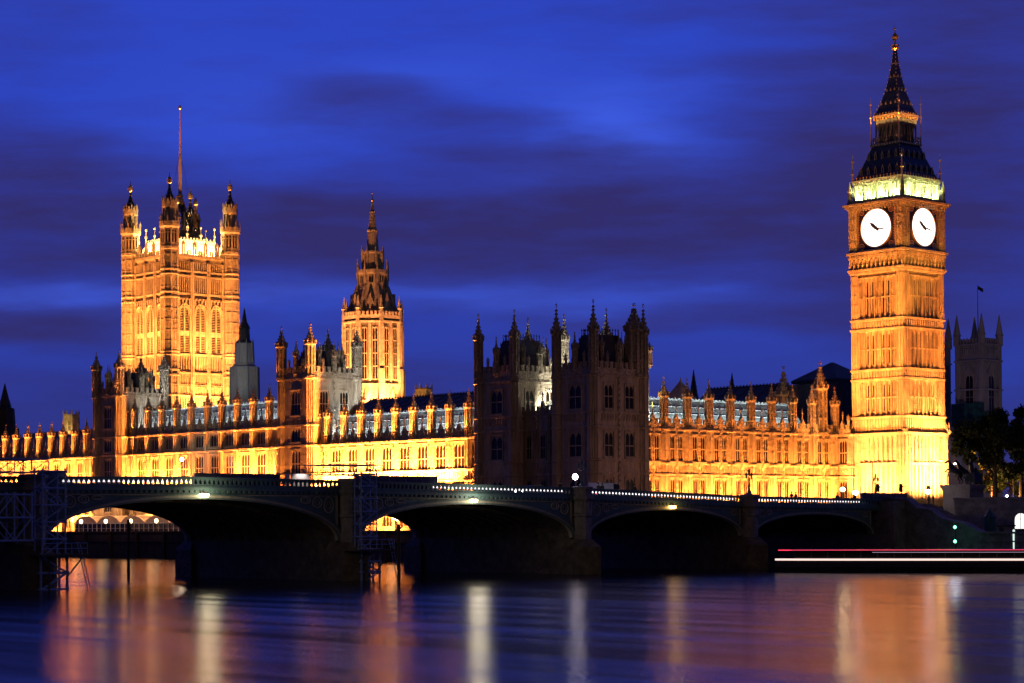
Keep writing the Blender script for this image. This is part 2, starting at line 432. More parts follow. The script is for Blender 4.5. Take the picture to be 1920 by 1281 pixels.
# wind waves: crests run across the river view, so slopes are steep one way and slight the other; slow swell gives the bands
tn = t.nodes.new('ShaderNodeTexCoord')
def tmath(op, a, b_=None):
    n = t.nodes.new('ShaderNodeMath'); n.operation = op
    for i, x in enumerate((a, b_)):
        if x is None: continue
        if isinstance(x, (int, float)): n.inputs[i].default_value = x
        else: t.links.new(x, n.inputs[i])
    return n.outputs[0]
def wave(sx, sy, det=2, off=0):
    mp = t.nodes.new('ShaderNodeMapping'); mp.inputs['Rotation'].default_value = (0, 0, -HEAD); mp.inputs['Scale'].default_value = (sx, sy, 1); mp.inputs['Location'].default_value = (off, off, off)
    t.links.new(tn.outputs['Object'], mp.inputs[0])
    nn = t.nodes.new('ShaderNodeTexNoise'); nn.inputs['Scale'].default_value = 1; nn.inputs['Detail'].default_value = det
    t.links.new(mp.outputs[0], nn.inputs['Vector'])
    return tmath('SUBTRACT', nn.outputs['Fac'], .5)
fine = wave(7.0, 31.0, 2, 3); fine2 = wave(13.0, 19.0, 2, 11)
band = wave(.012, .22, 3, 0); big = wave(.006, .06, 2, 7)
s1 = tmath('ADD', tmath('MULTIPLY', fine, WAVE_A), tmath('ADD', tmath('MULTIPLY', band, .24), tmath('MULTIPLY', big, .15)))
s2 = tmath('MULTIPLY', fine2, WAVE_B)
nx = tmath('ADD', tmath('MULTIPLY', s1, -math.sin(HEAD)), tmath('MULTIPLY', s2, math.cos(HEAD)))
ny = tmath('ADD', tmath('MULTIPLY', s1, math.cos(HEAD)), tmath('MULTIPLY', s2, math.sin(HEAD)))
cb2 = t.nodes.new('ShaderNodeCombineXYZ'); t.links.new(nx, cb2.inputs[0]); t.links.new(ny, cb2.inputs[1]); cb2.inputs[2].default_value = 1
vn = t.nodes.new('ShaderNodeVectorMath'); vn.operation = 'NORMALIZE'; t.links.new(cb2.outputs[0], vn.inputs[0])
t.links.new(vn.outputs[0], b.inputs['Normal'])
m_ = MB(); m_.add([(-1200, -300, 0), (600, -300, 0), (600, 262, 0), (-1200, 262, 0)], [(0, 1, 2, 3)]); structure('river', m_, WATER)
GROUND = mat('ground', (.06, .055, .05), .9, var=.3, scale=.2)
m_ = MB(); m_.add([(-4000, 245, 5.0), (-200, 245, 5.0), (-200, 4000, 5.0), (-4000, 4000, 5.0)], [(0, 1, 2, 3)])
m_.add([(-200, 268.5, 5.0), (4000, 268.5, 5.0), (4000, 4000, 5.0), (-200, 4000, 5.0)], [(0, 1, 2, 3)]); structure('ground', m_, GROUND)
m_ = MB(); m_.box(-1000, -227, 231.6, 246, 4.2, 4.6); structure('terrace', m_, GRAN)
m_ = MB(); m_.box(-226.5, -195.6, 247.5, 262, 5.1, 8.7); m_.box(-226.5, -203, 262, 276.6, 5.1, 8.7); m_.box(-226.5, 400, 276.6, 330, 5.1, 8.7); m_.box(-197.1, 400, 269.5, 276.6, 5.1, 8.7); m_.box(-222, -195.6, 330, 900, 5.0, 8.7)
structure('road', m_, ASPH)
# river wall under the terrace
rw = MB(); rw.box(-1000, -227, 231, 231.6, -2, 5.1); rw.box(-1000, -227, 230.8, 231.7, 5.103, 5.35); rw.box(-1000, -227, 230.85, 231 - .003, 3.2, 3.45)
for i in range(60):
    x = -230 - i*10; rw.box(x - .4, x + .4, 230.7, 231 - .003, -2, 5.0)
tag(obj('river_wall', rw, mat('dark_wall_stone', (.035, .025, .02), .85, var=.4, scale=.5)), 'dark stone river wall along the foot of the palace terrace, seen under the arches', 'wall')  # one dark mottled brown over the whole wall
# ================================================================ CLOCK TOWER
def four(mb, fn):
    for k in range(4):
        q = k % 2        # neighbours stay a few millimetres apart so that no faces coincide
        mb.M = Matrix.Rotation(k*PI/2, 4, 'Z') @ Matrix.Translation((0, 0, .005*q)) @ Matrix.Diagonal((1 - .0007*q, 1 - .0007*q, 1, 1)); fn()
    mb.M = None
BX, BY = -248.8, 321.3
bt = thing('clock_tower', 'tall floodlit gothic clock tower with dark spire and two glowing white dials', 'clock tower', (BX, BY, 5))
def tz(mb):  # all tower meshes are in absolute z; shift when parented
    return (0, 0, -5)
b = MB(); b.box(-5.7, 5.7, -5.7, 5.7, 5, 57)
def side():
    # base stage
    b.box(-6.25, 6.25, -6.1, -5.7, 5, 22.7)
    for x in (-5.9, 5.9): pass
    for (z0, z1, hw, nr) in ((5, 10.2, 6.3, 9), (10.6, 17.0, 6.3, 9), (17.3, 22.4, 6.3, 9), (26.0, 32.7, 6.05, 8), (34.8, 42.0, 6.05, 8), (44.2, 52.0, 6.05, 8)):
        for i in range(nr):
            x = -4.3 + 8.6*i/(nr - 1)
            b.box(x - .16, x + .16, -hw, -5.72 if hw < 6.2 else -6.1, z0, z1)
            b.box(x - .05, x + .05, -hw - .12, -hw - .003, z0, z1)
            if i < nr - 1 and hw < 6.2 and i not in (1, 2, 4, 5):
                for q in (.36, .64): b.box(x + q*8.6/(nr - 1) - .05, x + q*8.6/(nr - 1) + .05, -hw + .12, -5.72, z0, z1)
            if i < nr - 1:
                st = 8.6/(nr - 1); a, c = x + .16, x + st - .16; m = (a + c)/2; k = .85
                b.poly([(a, z1), (a, z1 - k), (a + .12, z1 - k*.4), (m, z1)], -hw + .05, -hw + .3)
                b.poly([(c, z1), (m, z1), (c - .12, z1 - k*.4), (c, z1 - k)], -hw + .05, -hw + .3)
                b.box(a, c, -hw + .12, -hw + .35, (z0 + z1)/2 - .12, (z0 + z1)/2 + .12)
    # corner piers with slender shafts
    for sx in (-1, 1):
        for (z0, z1, hw) in ((5, 22.5, 6.45), (25.9, 32.8, 6.1), (34.7, 42.1, 6.1), (44.1, 53.0, 6.1)):
            x0, x1 = sx*4.5, sx*hw
            b.box(x0, x1, -hw, -5.7, z0, z1)
            for q in (.12, .5, .88):
                x = x0 + (x1 - x0)*q; b.box(x - .07, x + .07, -hw - .14, -hw - .003, z0, z1)
            zz = z0 + 1.1
            while zz < z1 - .5:
                b.box(x0 + sx*.2, x1 - sx*.1, -hw - .09, -hw - .002, zz, zz + .12); zz += 1.75
    for z, hw in ((10.4, 6.5), (17.15, 6.5), (22.7, 6.7), (25.8, 6.35), (32.85, 6.3), (34.6, 6.3), (42.15, 6.3), (44.0, 6.3), (52.9, 6.35), (53.4, 6.6)):
        b.box(-hw, hw, -hw, -5.7, z - .14, z + .14); b.box(-hw + .12, hw - .12, -hw + .12, -5.7, z - .3, z - .143)
    for (z0, z1) in ((23.0, 25.6), (33.0, 34.3), (42.4, 43.8)):
        b.box(-6.0, 6.0, -6.0, -5.7, z0, z1)
        for i in range(19):
            x = -5.9 + i*11.8/18; b.box(x - .1, x + .1, -6.2, -6.0, z0, z1)
            if i < 18: b.box(x + .2, x + .46, -6.12, -6.0, z0 + .3, z1 - .35)
    # corbelled arcade below the dials
    b.box(-6.3, 6.3, -6.0, -5.7, 53.5, 56.5)
    for i in range(13):
        x = -6.1 + i*12.2/12; b.box(x - .14, x + .14, -6.45, -6.0, 53.6, 55.4)
        b.prism(x, -6.4, [(53.7, .05), (54.4, .22), (54.6, .16), (55.3, .16)], 6)
        if i < 12:
            a, c = x + .14, x + 12.2/12 - .14; m = (a + c)/2
            b.poly([(a, 55.5), (a, 54.8), (m, 55.5)], -6.35, -6.1); b.poly([(c, 55.5), (m, 55.5), (c, 54.8)], -6.35, -6.1)
    b.box(-6.45, 6.45, -6.45, -5.7, 55.5, 56.2); 
    for i in range(22): x = -6.2 + i*12.4/21; b.box(x - .12, x + .12, -6.58, -6.453, 55.6, 56.05)
    b.box(-6.75, 6.75, -6.75, -5.7, 56.3, 56.75)
four(b, side)
obj('shaft', b, STONE, bt, tz(b))
# slit windows high in the shaft
for k in (0, 1):
    rz = k*PI/2
    for (z0, h) in ((45.0, 6.0), (35.6, 5.4), (26.9, 4.8)):
        for i in (1, 2, 4, 5):
            st = 8.6/7; x = -4.3 + st*i + st*.5 + (0)
            v = Matrix.Rotation(rz, 4, 'Z') @ Vector((x - .12, -5.76, 0))
            g = MB(); g.box(0, .24, -.05, .02, 0, h)
            if ('slit', h) not in _wc:
                gm = g.mesh('slit_window'); fix_normals(gm); gm.materials.append(GLASS); _wc[('slit', h)] = gm
            obj('window', _wc[('slit', h)], None, bt, (v.x, v.y, z0 - 5), rz)
# clock stage
b = MB(); b.box(-5.9, 5.9, -5.9, 5.9, 56.7, 66.2)
def side():
    for sx in (-1, 1):
        b.box(sx*4.5, sx*6.35, -6.35, -5.9, 56.75, 65.2)
        for q in (4.75, 5.4, 6.1): b.box(sx*q - .09, sx*q + .09, -6.5, -6.353, 56.9, 65.1)
        for z in (58.6, 60.8, 63.0): b.box(sx*4.6, sx*6.3, -6.44, -6.353, z, z + .2)
    b.box(-6.9, 6.9, -6.9, -5.9, 65.2, 65.5); b.box(-7.15, 7.15, -7.15, -5.9, 65.5, 65.85); b.box(-6.6, 6.6, -6.6, -5.9, 64.85, 65.197)
    b.box(-6.5, 6.5, -6.5, -6.1, 65.853, 66.5)
    for i in range(16): x = -5.6 + i*11.2/15; b.box(x - .14, x + .14, -6.95, -6.6, 64.4, 65.18)
    for i in range(14): x = -6.2 + i*12.4/13; b.box(x - .25, x + .25, -6.62, -6.503, 65.95, 66.4)
four(b, side)
obj('clock_stage', b, STONE2, bt, (0, 0, -5))
NUM = 60
for k in range(4):
    M = Matrix.Rotation(k*PI/2, 4, 'Z')
    v = M @ Vector((0, -5.9, 0))
    f = MB()   # dark iron frame with gilt spandrels
    f.box(-4.5, 4.5, -.14, -.003, -4.1, 4.1)
    df = obj('dial_frame', f, IRON, bt, (v.x, v.y, 61.0 - 5), k*PI/2)
    g = MB()
    for q in (-4.25, 4.25): g.box(q - .1, q + .1, -.26, -.143, -4.0, 4.0); g.box(-4.35, 4.35, -.26, -.143, q*.93 - .1, q*.93 + .1)
    for (x, z) in ((-3.4, 3.2), (3.4, 3.2), (-3.4, -3.2), (3.4, -3.2)):
        g.ring(x, z, .42, .42, .14, -.24, -.143, 14); g.ring(x, z, .12, .12, .1, -.24, -.143, 8)
    for i in range(17):
        z = -3.7 + i*7.4/16
        for x in (-4.02, 4.02): g.box(x - .06, x + .06, -.22, -.143, z - .08, z + .08)
    g.ring(0, 0, 3.5, 3.5, .16, -.42, -.1, 48)
    obj('gilt_trim', g, GOLD, df)
    d = MB(); vs = [(3.5*math.cos(2*PI*i/64), -.2, 3.5*math.sin(2*PI*i/64)) for i in range(64)]
    d.add([(x, -.15, z) for x, y, z in vs] + [(x, -.28, z) for x, y, z in vs], [tuple(range(64)), tuple(reversed(range(64, 128)))] + [(i, (i+1) % 64, 64 + (i+1) % 64, 64 + i) for i in range(64)])
    dial = obj('clock_dial', d, DIAL, bt, (v.x, v.y, 61.0 - 5), k*PI/2)
    h = MB()
    ha = R(308.5); ma = R(102)
    def hand(a, l, w, y):
        dx, dz_ = math.sin(a), math.cos(a); px, pz = dz_, -dx
        pts = [(-dx*.8 - px*w*.7, -dz_*.8 - pz*w*.7), (-dx*.8 + px*w*.7, -dz_*.8 + pz*w*.7), (dx*l*.55 + px*w, dz_*l*.55 + pz*w), (dx*l, dz_*l), (dx*l*.55 - px*w, dz_*l*.55 - pz*w)]
        h.poly(pts, y - .06, y)
    hand(ha, 1.9, .33, -.36); hand(ma, 3.05, .12, -.46); h.prism(0, 0, [(0, .001), (0.001, .001)], 3)
    ds = MB(); h.ring(0, 0, .05, .05, .3, -.5, -.34, 16)
    obj('clock_hands', h, BRONZE, dial)
    n = MB()
    for i in range(60):
        a = 2*PI*i/60; r0, r1, w = (2.6, 3.1, .085) if i % 5 == 0 else (3.3, 3.42, .03)
        dx, dz_ = math.sin(a), math.cos(a); px, pz = dz_, -dx
        n.poly([(dx*r0 - px*w, dz_*r0 - pz*w), (dx*r0 + px*w, dz_*r0 + pz*w), (dx*r1 + px*w, dz_*r1 + pz*w), (dx*r1 - px*w, dz_*r1 - pz*w)], -.31, -.283)
    obj('numeral_marks', n, LEAD, dial)
# belfry
b = MB(); b.box(-4.6, 4.6, -4.6, 4.6, 65.9, 70.1)
def side():
    for i in range(12):
        x = -5.35 + i*10.7/11; b.box(x - .14, x + .14, -5.6, -5.25, 66.2, 69.3); b.box(x - .05, x + .05, -5.7, -5.603, 66.2, 69.3)
        if i < 11:
            a, c = x + .14, x + 10.7/11 - .14; m = (a + c)/2
            b.poly([(a, 69.3), (a, 68.4), (a + .08, 68.9), (m, 69.3)], -5.55, -5.3); b.poly([(c, 69.3), (m, 69.3), (c - .08, 68.9), (c, 68.4)], -5.55, -5.3)
    b.box(-5.7, 5.7, -5.75, -4.6, 69.3, 69.65)
    for i in range(18): x = -5.5 + i*11/17; b.box(x - .18, x + .18, -5.95, -5.6, 69.65, 70.05)
    for x in (-5.45, 5.45): b.box(x - .35, x + .35, -5.75, -5.1, 66.0, 69.3)
    b.box(-5.9, 5.9, -5.95, -4.5, 70.05, 70.35)
four(b, side)
obj('belfry', b, STONE2, bt, (0, 0, -5))
for sx in (-1, 1):
    for sy in (-1, 1):
        p = MB(); p.prism(0, 0, [(0, .42), (2.4, .36), (2.5, .5), (2.7, .4), (4.4, .05)], 8)
        p.beam((0, 0, .9), (-sx*1.1, -sy*1.1, 2.6), .14)
        obj('corner_pinnacle', p, STONE2, bt, (sx*6.15, sy*6.15, 65.9 - 5))
# roofs
def roofprof(mb, pr): mb.sq(0, 0, pr)
b = MB(); roofprof(b, [(70.3, 5.75), (70.9, 5.35), (72.0, 4.85), (73.7, 4.25), (75.3, 3.65), (76.9, 3.15)])
g = b; g.k = 1
def side():
    for i in range(15):      # cresting along the eaves
        x = -5.6 + 11.2*i/14; g.prism(x, -5.8, [(70.35, .07), (70.7, .05), (70.78, .12), (70.95, .03)], 5)
    for i in range(11):
        q = i/10; z = 70.6 + 6.2*q; r = 5.55 - 2.4*q - .35*math.sin(PI*q)
        g.prism(-r - .08, -r - .08, [(z, .07), (z + .22, .13), (z + .34, .03)], 5)
four(g, side)
rf = obj('roof', b, (IRON, GOLD), bt, (0, 0, -5))
g = MB(); s_ = .22
g.box(-s_, s_, -.02, .6, 0, .75); g.poly([(-s_ - .05, .75), (s_ + .05, .75), (0, 1.3)], -.06, .8)
g.k = 1
for sx in (-1, 1): g.beam((sx*(s_ + .06), -.10, .74), (0, -.10, 1.34), .08); g.box(sx*s_ - .04, sx*s_ + .04, -.09, -.023, 0, .74)
g.prism(0, 0, [(1.25, .05), (1.45, .1), (1.6, .02)], 5)
dm = g.mesh('dormer'); fix_normals(dm); dm.materials.append(LEAD); dm.materials.append(GOLD)
for k in range(4):
    M = Matrix.Rotation(k*PI/2, 4, 'Z')
    for (z, hw, n) in ((71.3, 5.10, 6), (74.1, 4.08, 5)):
        for i in range(n):
            v = M @ Vector((-hw + .9 + (2*hw - 1.8)*i/(n - 1), -hw, z)); obj('dormer', dm, None, rf, tuple(v), k*PI/2)
b = MB(); b.box(-2.3, 2.3, -2.3, 2.3, 76.9, 82.6)
b.sq(0, 0, [(76.7, 3.1), (76.95, 3.4), (77.25, 3.4), (77.3, 3.1)])
def side():
    for i in range(7):
        x = -2.6 + i*5.2/6; b.box(x - .09, x + .09, -2.75, -2.5, 77.6, 81.6)
        if i < 6:
            a, c = x + .09, x + 5.2/6 - .09; m = (a + c)/2
            b.poly([(a, 80.9), (a, 79.7), (m, 80.9)], -2.7, -2.5); b.poly([(c, 80.9), (m, 80.9), (c, 79.7)], -2.7, -2.5)
    b.box(-2.75, 2.75, -2.75, -2.4, 80.9, 81.7)
    b.box(-3.25, 3.25, -3.3, -3.2, 77.75, 77.85); b.box(-3.25, 3.25, -3.3, -3.2, 78.35, 78.45)
    for i in range(14): x = -3.2 + i*6.4/13; b.box(x - .04, x + .04, -3.3, -3.2, 77.25, 78.4)
four(b, side)
g = b; g.k = 1
def side():
    g.box(-3.0, 3.0, -3.05, -2.3, 82.3, 82.65)
    for i in range(9): x = -2.7 + i*5.4/8; g.box(x - .2, x + .2, -2.98, -2.76, 81.75, 82.25)
    for i in range(11): x = -3.2 + i*6.4/10; g.box(x - .17, x + .17, -3.52, -3.41, 76.85, 77.2)
    for i in range(9): x = -2.8 + i*5.6/8; g.prism(x, -2.95, [(82.65, .05), (82.9, .1), (83.1, .02)], 5)
four(g, side)
lan = obj('lantern', b, (LEAD, GOLD), bt, (0, 0, -5))
for sx in (-1, 1):
    for sy in (-1, 1):
        g = MB(); g.prism(0, 0, [(0, .13), (5.0, .10), (5.1, .22), (5.3, .10), (7.4, .05), (7.5, .2), (7.7, .2), (7.8, .04), (9.0, .03)], 6)
        obj('gilt_standard', g, GOLD, bt, (sx*3.3, sy*3.3, 77.2 - 5))
        g = MB(); g.prism(0, 0, [(0, .2), (1.2, .15), (1.3, .4), (1.6, .15), (3.4, .08), (3.5, .3), (3.8, .3), (3.9, .06), (4.9, .04)], 6)
        obj('gilt_standard', g, GOLD, bt, (sx*5.75, sy*5.75, 70.4 - 5))
sp = [(82.6, 2.85), (83.4, 2.55), (85.0, 1.98), (87.5, 1.30), (90.0, .82), (92.5, .47), (95.0, .26)]
b = MB(); roofprof(b, sp); g = b; g.k = 1
def rad(z):
    for (a, ra), (c, rc) in zip(sp, sp[1:]):
        if a <= z <= c: return ra + (rc - ra)*(z - a)/(c - a)
    return .26
def side():
    for (z, n) in ((84.6, 4), (87.2, 3), (89.8, 2)):
        r_ = rad(z)
        for i in range(n):
            x = (-r_ + .45 + (2*r_ - .9)*i/max(1, n - 1)) if n > 1 else 0
            g.poly([(x - .2, z), (x + .2, z), (x, z + .6)], -r_ - .12, -r_ + .3)
    z = 83.0
    while z < 94.5:
        r_ = rad(z) + .05; g.prism(-r_, -r_, [(z, .06), (z + .15, .12), (z + .3, .03)], 5); z += .75
    g.box(-.5, .5, -.5, 0, 92.4, 92.6)
four(g, side)
spo = obj('spire', b, (IRON, GOLD), bt, (0, 0, -5))
g = MB()
g.prism(0, 0, [(94.9, .3), (95.3, .75), (95.5, .8), (95.7, .4), (95.9, .8), (96.05, .75), (96.2, .2), (97.0, .1), (97.2, .5), (97.5, .6), (97.8, .35), (98.2, .1), (98.9, .08), (99.0, .28), (99.2, .28), (99.3, .05), (99.8, .03)], 8)
for a in range(2):
    g.M = Matrix.Rotation(a*PI/2, 4, 'Z'); g.box(-.85, .85, -.06, .06, 97.4, 97.55); g.poly([(-.9, 97.48), (0, 98.5), (.9, 97.48), (0, 96.6)], -.03, .03)
g.M = None
obj('finial', g, GOLD, bt, (0, 0, -5))
# small corner buttress pinnacles at the foot stage
for sx in (-1, 1):
    for sy in (-1, 1):
        p = MB(); p.beam((0, 0, 0), (-sx*.8, -sy*.8, 2.6), .5); p.prism(0, 0, [(0, .45), (.6, .45), (.65, .55), (.8, .3), (2.0, .06), (2.05, .2), (2.3, .05)], 8)
        obj('buttress_pinnacle', p, STONE2, bt, (sx*6.6, sy*6.6, 22.7 - 5))
# floodlights of the clock tower: in the yard and on neighbouring roofs
LM[0] = 3.6
for x, y in ((-255.2, 305), (-255.2, 297)):
    spot((x, y, 23.0), (BX - 1.5, BY - 6, 37), 9000, ang=56)
for x in (-3.5, 1.0, 5.5):
    spot((BX + x, BY - 13, 9.5), (BX + x*.7, BY - 6, 16), 12000, col=(1, .35, .08), ang=75)
    spot((BX + x + 1, BY - 20, 9.5), (BX + x*.7, BY - 6, 33), 22000, ang=42)
    spot((BX + x + 2, BY - 27, 9.5), (BX + x*.5, BY - 6, 49), 30000, ang=28)
for x in (-3.5, 0, 3.5):
    spot((BX + 14.5, BY + x, 10.5), (BX + 6, BY + x*.8, 17), 27000, col=(1, .36, .08), ang=75)
    spot((BX + 19, BY + x, 10), (BX + 6, BY + x*.7, 34), 22000, ang=40)
    spot((BX + 24, BY + x, 10), (BX + 6, BY + x*.7, 50), 23000, ang=28)
spot((BX - 1.5, BY - 9.5, 12), (BX - 1.5, BY - 6, 18), 3000, ang=70)
spot((BX + 9.8, BY - 3.0, 10), (BX + 6, BY - 3.0, 17), 6500, ang=70)
spot((BX + 48, BY - 40, 10), (BX, BY, 61), 75000, col=(1, .38, .05), ang=16)
# belfry lights
BG = (.80, 1.0, .38)
for k in range(4):
    M = Matrix.Rotation(k*PI/2, 4, 'Z')
    for x in (-4.2, -1.4, 1.4, 4.2):
        v = M @ Vector((x, -6.15, 0)); q = M @ Vector((x, -5.0, 0))
        spot((BX + v.x, BY + v.y, 66.62), (BX + q.x, BY + q.y, 69.3), 700, col=BG, ang=120, rad=.1)
        v = M @ Vector((x, -4.95, 0)); point((BX + v.x, BY + v.y, 67.0), 900, (.55, 1, .35), .1)
        v = M @ Vector((x*.7, -3.9, 0)); q = M @ Vector((x*.6, -2.9, 0))
        spot((BX + v.x, BY + v.y, 81.0), (BX + q.x, BY + q.y, 82.4), 150, col=(1, .5, .12), ang=120, rad=.1)
    for x in (-2.4, 0, 2.4):
        v = M @ Vector((x, -3.15, 0)); q = M @ Vector((x*.8, -2.6, 0)); spot((BX + v.x, BY + v.y, 77.35), (BX + q.x, BY + q.y, 80.5), 40, col=(1, .42, .16), ang=80, rad=.1)
    v = M @ Vector((0, -7.6, 0)); q = M @ Vector((0, -6, 0))
    spot((BX + v.x, BY + v.y, 60), (BX + q.x, BY + q.y, 66), 10, ang=150)
# ================================================================ PALACE
LM[0] = 4.4
def bldg(name, label, x, y, cat='building', group=None): return thing(name, label, cat, (x, y, 5), 0, group, world=True)
PINW = (.75, 5.1, 8.6)
RF_STR = (21.5, 16.0, 14.1, 8.8)
def body(parent, x0, x1, y0, y1, z0, z1, name='core', m=None):
    b = MB(); b.box(x0, x1, y0, y1, z0, z1); return obj(name, b, m or STONE, parent)
def pin_light(x, y, z, dx=0, dy=-1, w=260, h=6.0, col=SOD):
    spot((x + dx*1.35, y + dy*1.35, z), (x, y, z + h*.62), w, col=col, ang=52, rad=.12)
# ---- north front, facing the bridge
nf = bldg('north_range', 'orange floodlit gothic range with rows of tall paired windows between dark pavilion and clock tower', -253, 278)
np_ = [256.2, 261.9, 267.7, 273.6, 279.2, 284.8, 290.4, 296.0, 301.8, 307.3, 313.4]
facade(nf, (-258, 0, 0), PI/2, np_, 5, 22.9, [(17.2, 21.7, 2, (.47,)), (10.6, 14.1, 2, ()), (6.2, 8.9, 2, ())], (22.7, 16.75, 14.8, 9.7),
       .98, [(-1.0, 1.25), (1.0, 1.25)], [(14.9, 16.5)], (.77, 5.5, 9.0), 1.6, pin_extra=(256.2, 313.4))
body(nf, -270, -258.5, 256.2, 314, 5, 22.8)
gable_roof(nf, -270, -259.2, 256.4, 308.0, 23.1, 28.4, 'y')
pinnacle(nf, (-258.4, 310.2, 22.9), 1.24, 8.4, 13.8, name='turret')
pinnacle(nf, (-258.1, 314.0, 22.9), .77, 5.5, 9.0)
for y in np_[1:-1]: pin_light(-258, y, 23.1, 1, 0, 75)
# link to the clock tower
lk = bldg('link_block', 'short floodlit battlemented block with one triple window joining range to clock tower', -256.4, 316)
facade(lk, (-258.2, 314.2, 0), 0, [0, 3.6], 5, 22.9, [(17.2, 21.7, 3, (.47,)), (10.6, 14.1, 3, ())], (22.7, 16.75, 14.8), .4, [(.1, 1.9)], [(14.9, 16.5)], None, 1.5)
body(lk, -262, -254.95, 314.7, 326, 5, 22.8)
for x in (-257.6, -255.0): pinnacle(lk, (x, 314.2, 24.0), .22, 1.2, 2.6)
for i, y in enumerate(np_[:-1]):
    yc = (y + np_[i+1])/2
    spot((-253.4, yc, 8.9), (-258, yc, 14), 2500 + 480*i, ang=85)
    spot((-256.4, yc, 14.9), (-258, yc, 19.8), 190 + 26*i, ang=100, rad=.15)
for y, w in ((265, 500), (271, 1500), (282.2, 1300), (289, 700), (298, 900), (304.5, 1000)):
    spot((-255.7, y, 8.8), (-258, y, 13), w, ang=75, rad=.15)
spot((-255.5, 306, 8.8), (-255.5, 314.0, 16), 3500, ang=75)
strip((-258.9, 283, 23.8), (-262.2, 283, 26.4), 50, 1900, (0, 1, 0), col=(.80, .95, 1.0), width=.3)

# ---- river front
def river_range(par, piers, extra=False, lit=1.0, roof=True, zr=27.1, pins=True, skip=()):
    x0 = piers[0]; P = [p - x0 for p in piers]
    zt = 25.6 if extra else 21.7
    rows = [(16.2, 20.7, 3, (.42,)), (9.4, 13.2, 3, (.5,)), (6.0, 8.2, 3, ())]
    st = RF_STR
    if extra: rows = [(22.3, 24.9, 3, ())] + rows; st = (25.4,) + RF_STR
    facade(par, (x0, 244, 0), 0, P, 5, zt, rows, st, .95, [(0.05, 3.0)], [(14.25, 15.85)] , PINW, 1.5, ribs=False, corn_at=(21.5, 25.4), cornice=.75)
    body(par, piers[0], piers[-1], 244.5, 256, 5, zt)
    gable_roof(par, piers[0], piers[-1], 245.3, 254.9, zt + .2, zr, 'x')
    for p in piers:
        if p in skip or lit == 0 or p > -280: continue
        pin_light(p, 244, zt + .9, 0, -1, 330*lit)
        spot((p, 242.45, 14.4), (p, 244, 18.8), 520*lit, ang=95, rad=.15)
        spot((p, 242.3, 6.8), (p, 244, 11), 8500*lit, ang=90, rad=.2)
        if extra: spot((p, 242.0, 21.95), (p, 243.4, 24.6), 110*lit, ang=34, rad=.1)
nw = bldg('river_wing', 'brightly floodlit yellow river wing right of the grey tower, pinnacles and grey roof on top', -304, 248)
pn = [-326.4, -323.4, -318.3, -313.2, -308.1, -303.0, -297.9, -292.8, -287.8, -282.7, -278.9]
river_range(nw, pn, lit=1.9)
strip((-306, 242.3, 13.6), (-306, 244.3, 19.5), 42, 24000, (1, 0, 0), width=.4)
strip((-303, 244.75, 22.5), (-303, 247.4, 24.6), 49, 2000, (1, 0, 0), col=(.85, .93, 1.0), width=.3)
cb = bldg('river_front_centre', 'three storey floodlit central river front with dark top-floor windows and grey roof', -367, 248)
pc = [-394.2, -391.6, -386.2, -380.8, -375.3, -369.8, -363.9, -358.8, -353.3, -347.8, -342.4, -335.2]
river_range(cb, pc, True, 1.0, zr=31.0, skip=(-363.9, -358.8))
strip((-383, 242.3, 13.8), (-383, 244.3, 19.5), 29, 9000, (1, 0, 0)); strip((-346, 242.3, 13.8), (-346, 244.3, 19.5), 16, 5000, (1, 0, 0))
strip((-367, 244.75, 26.4), (-367, 247.4, 28.6), 57, 2000, (1, 0, 0), col=(.85, .93, 1.0), width=.3)
sw = bldg('south_river_wing', 'low floodlit river wing at the far left with glowing pinnacles before a dark roof', -433, 248)
ps = [-463.0, -457.8, -452.6, -447.5, -442.5, -437.1, -431.8, -426.5, -421.4, -416.3, -411.3, -404.0]
river_range(sw, ps, lit=1.1)
strip((-435, 242.3, 13.6), (-435, 244.3, 19.5), 54, 14000, (1, 0, 0))

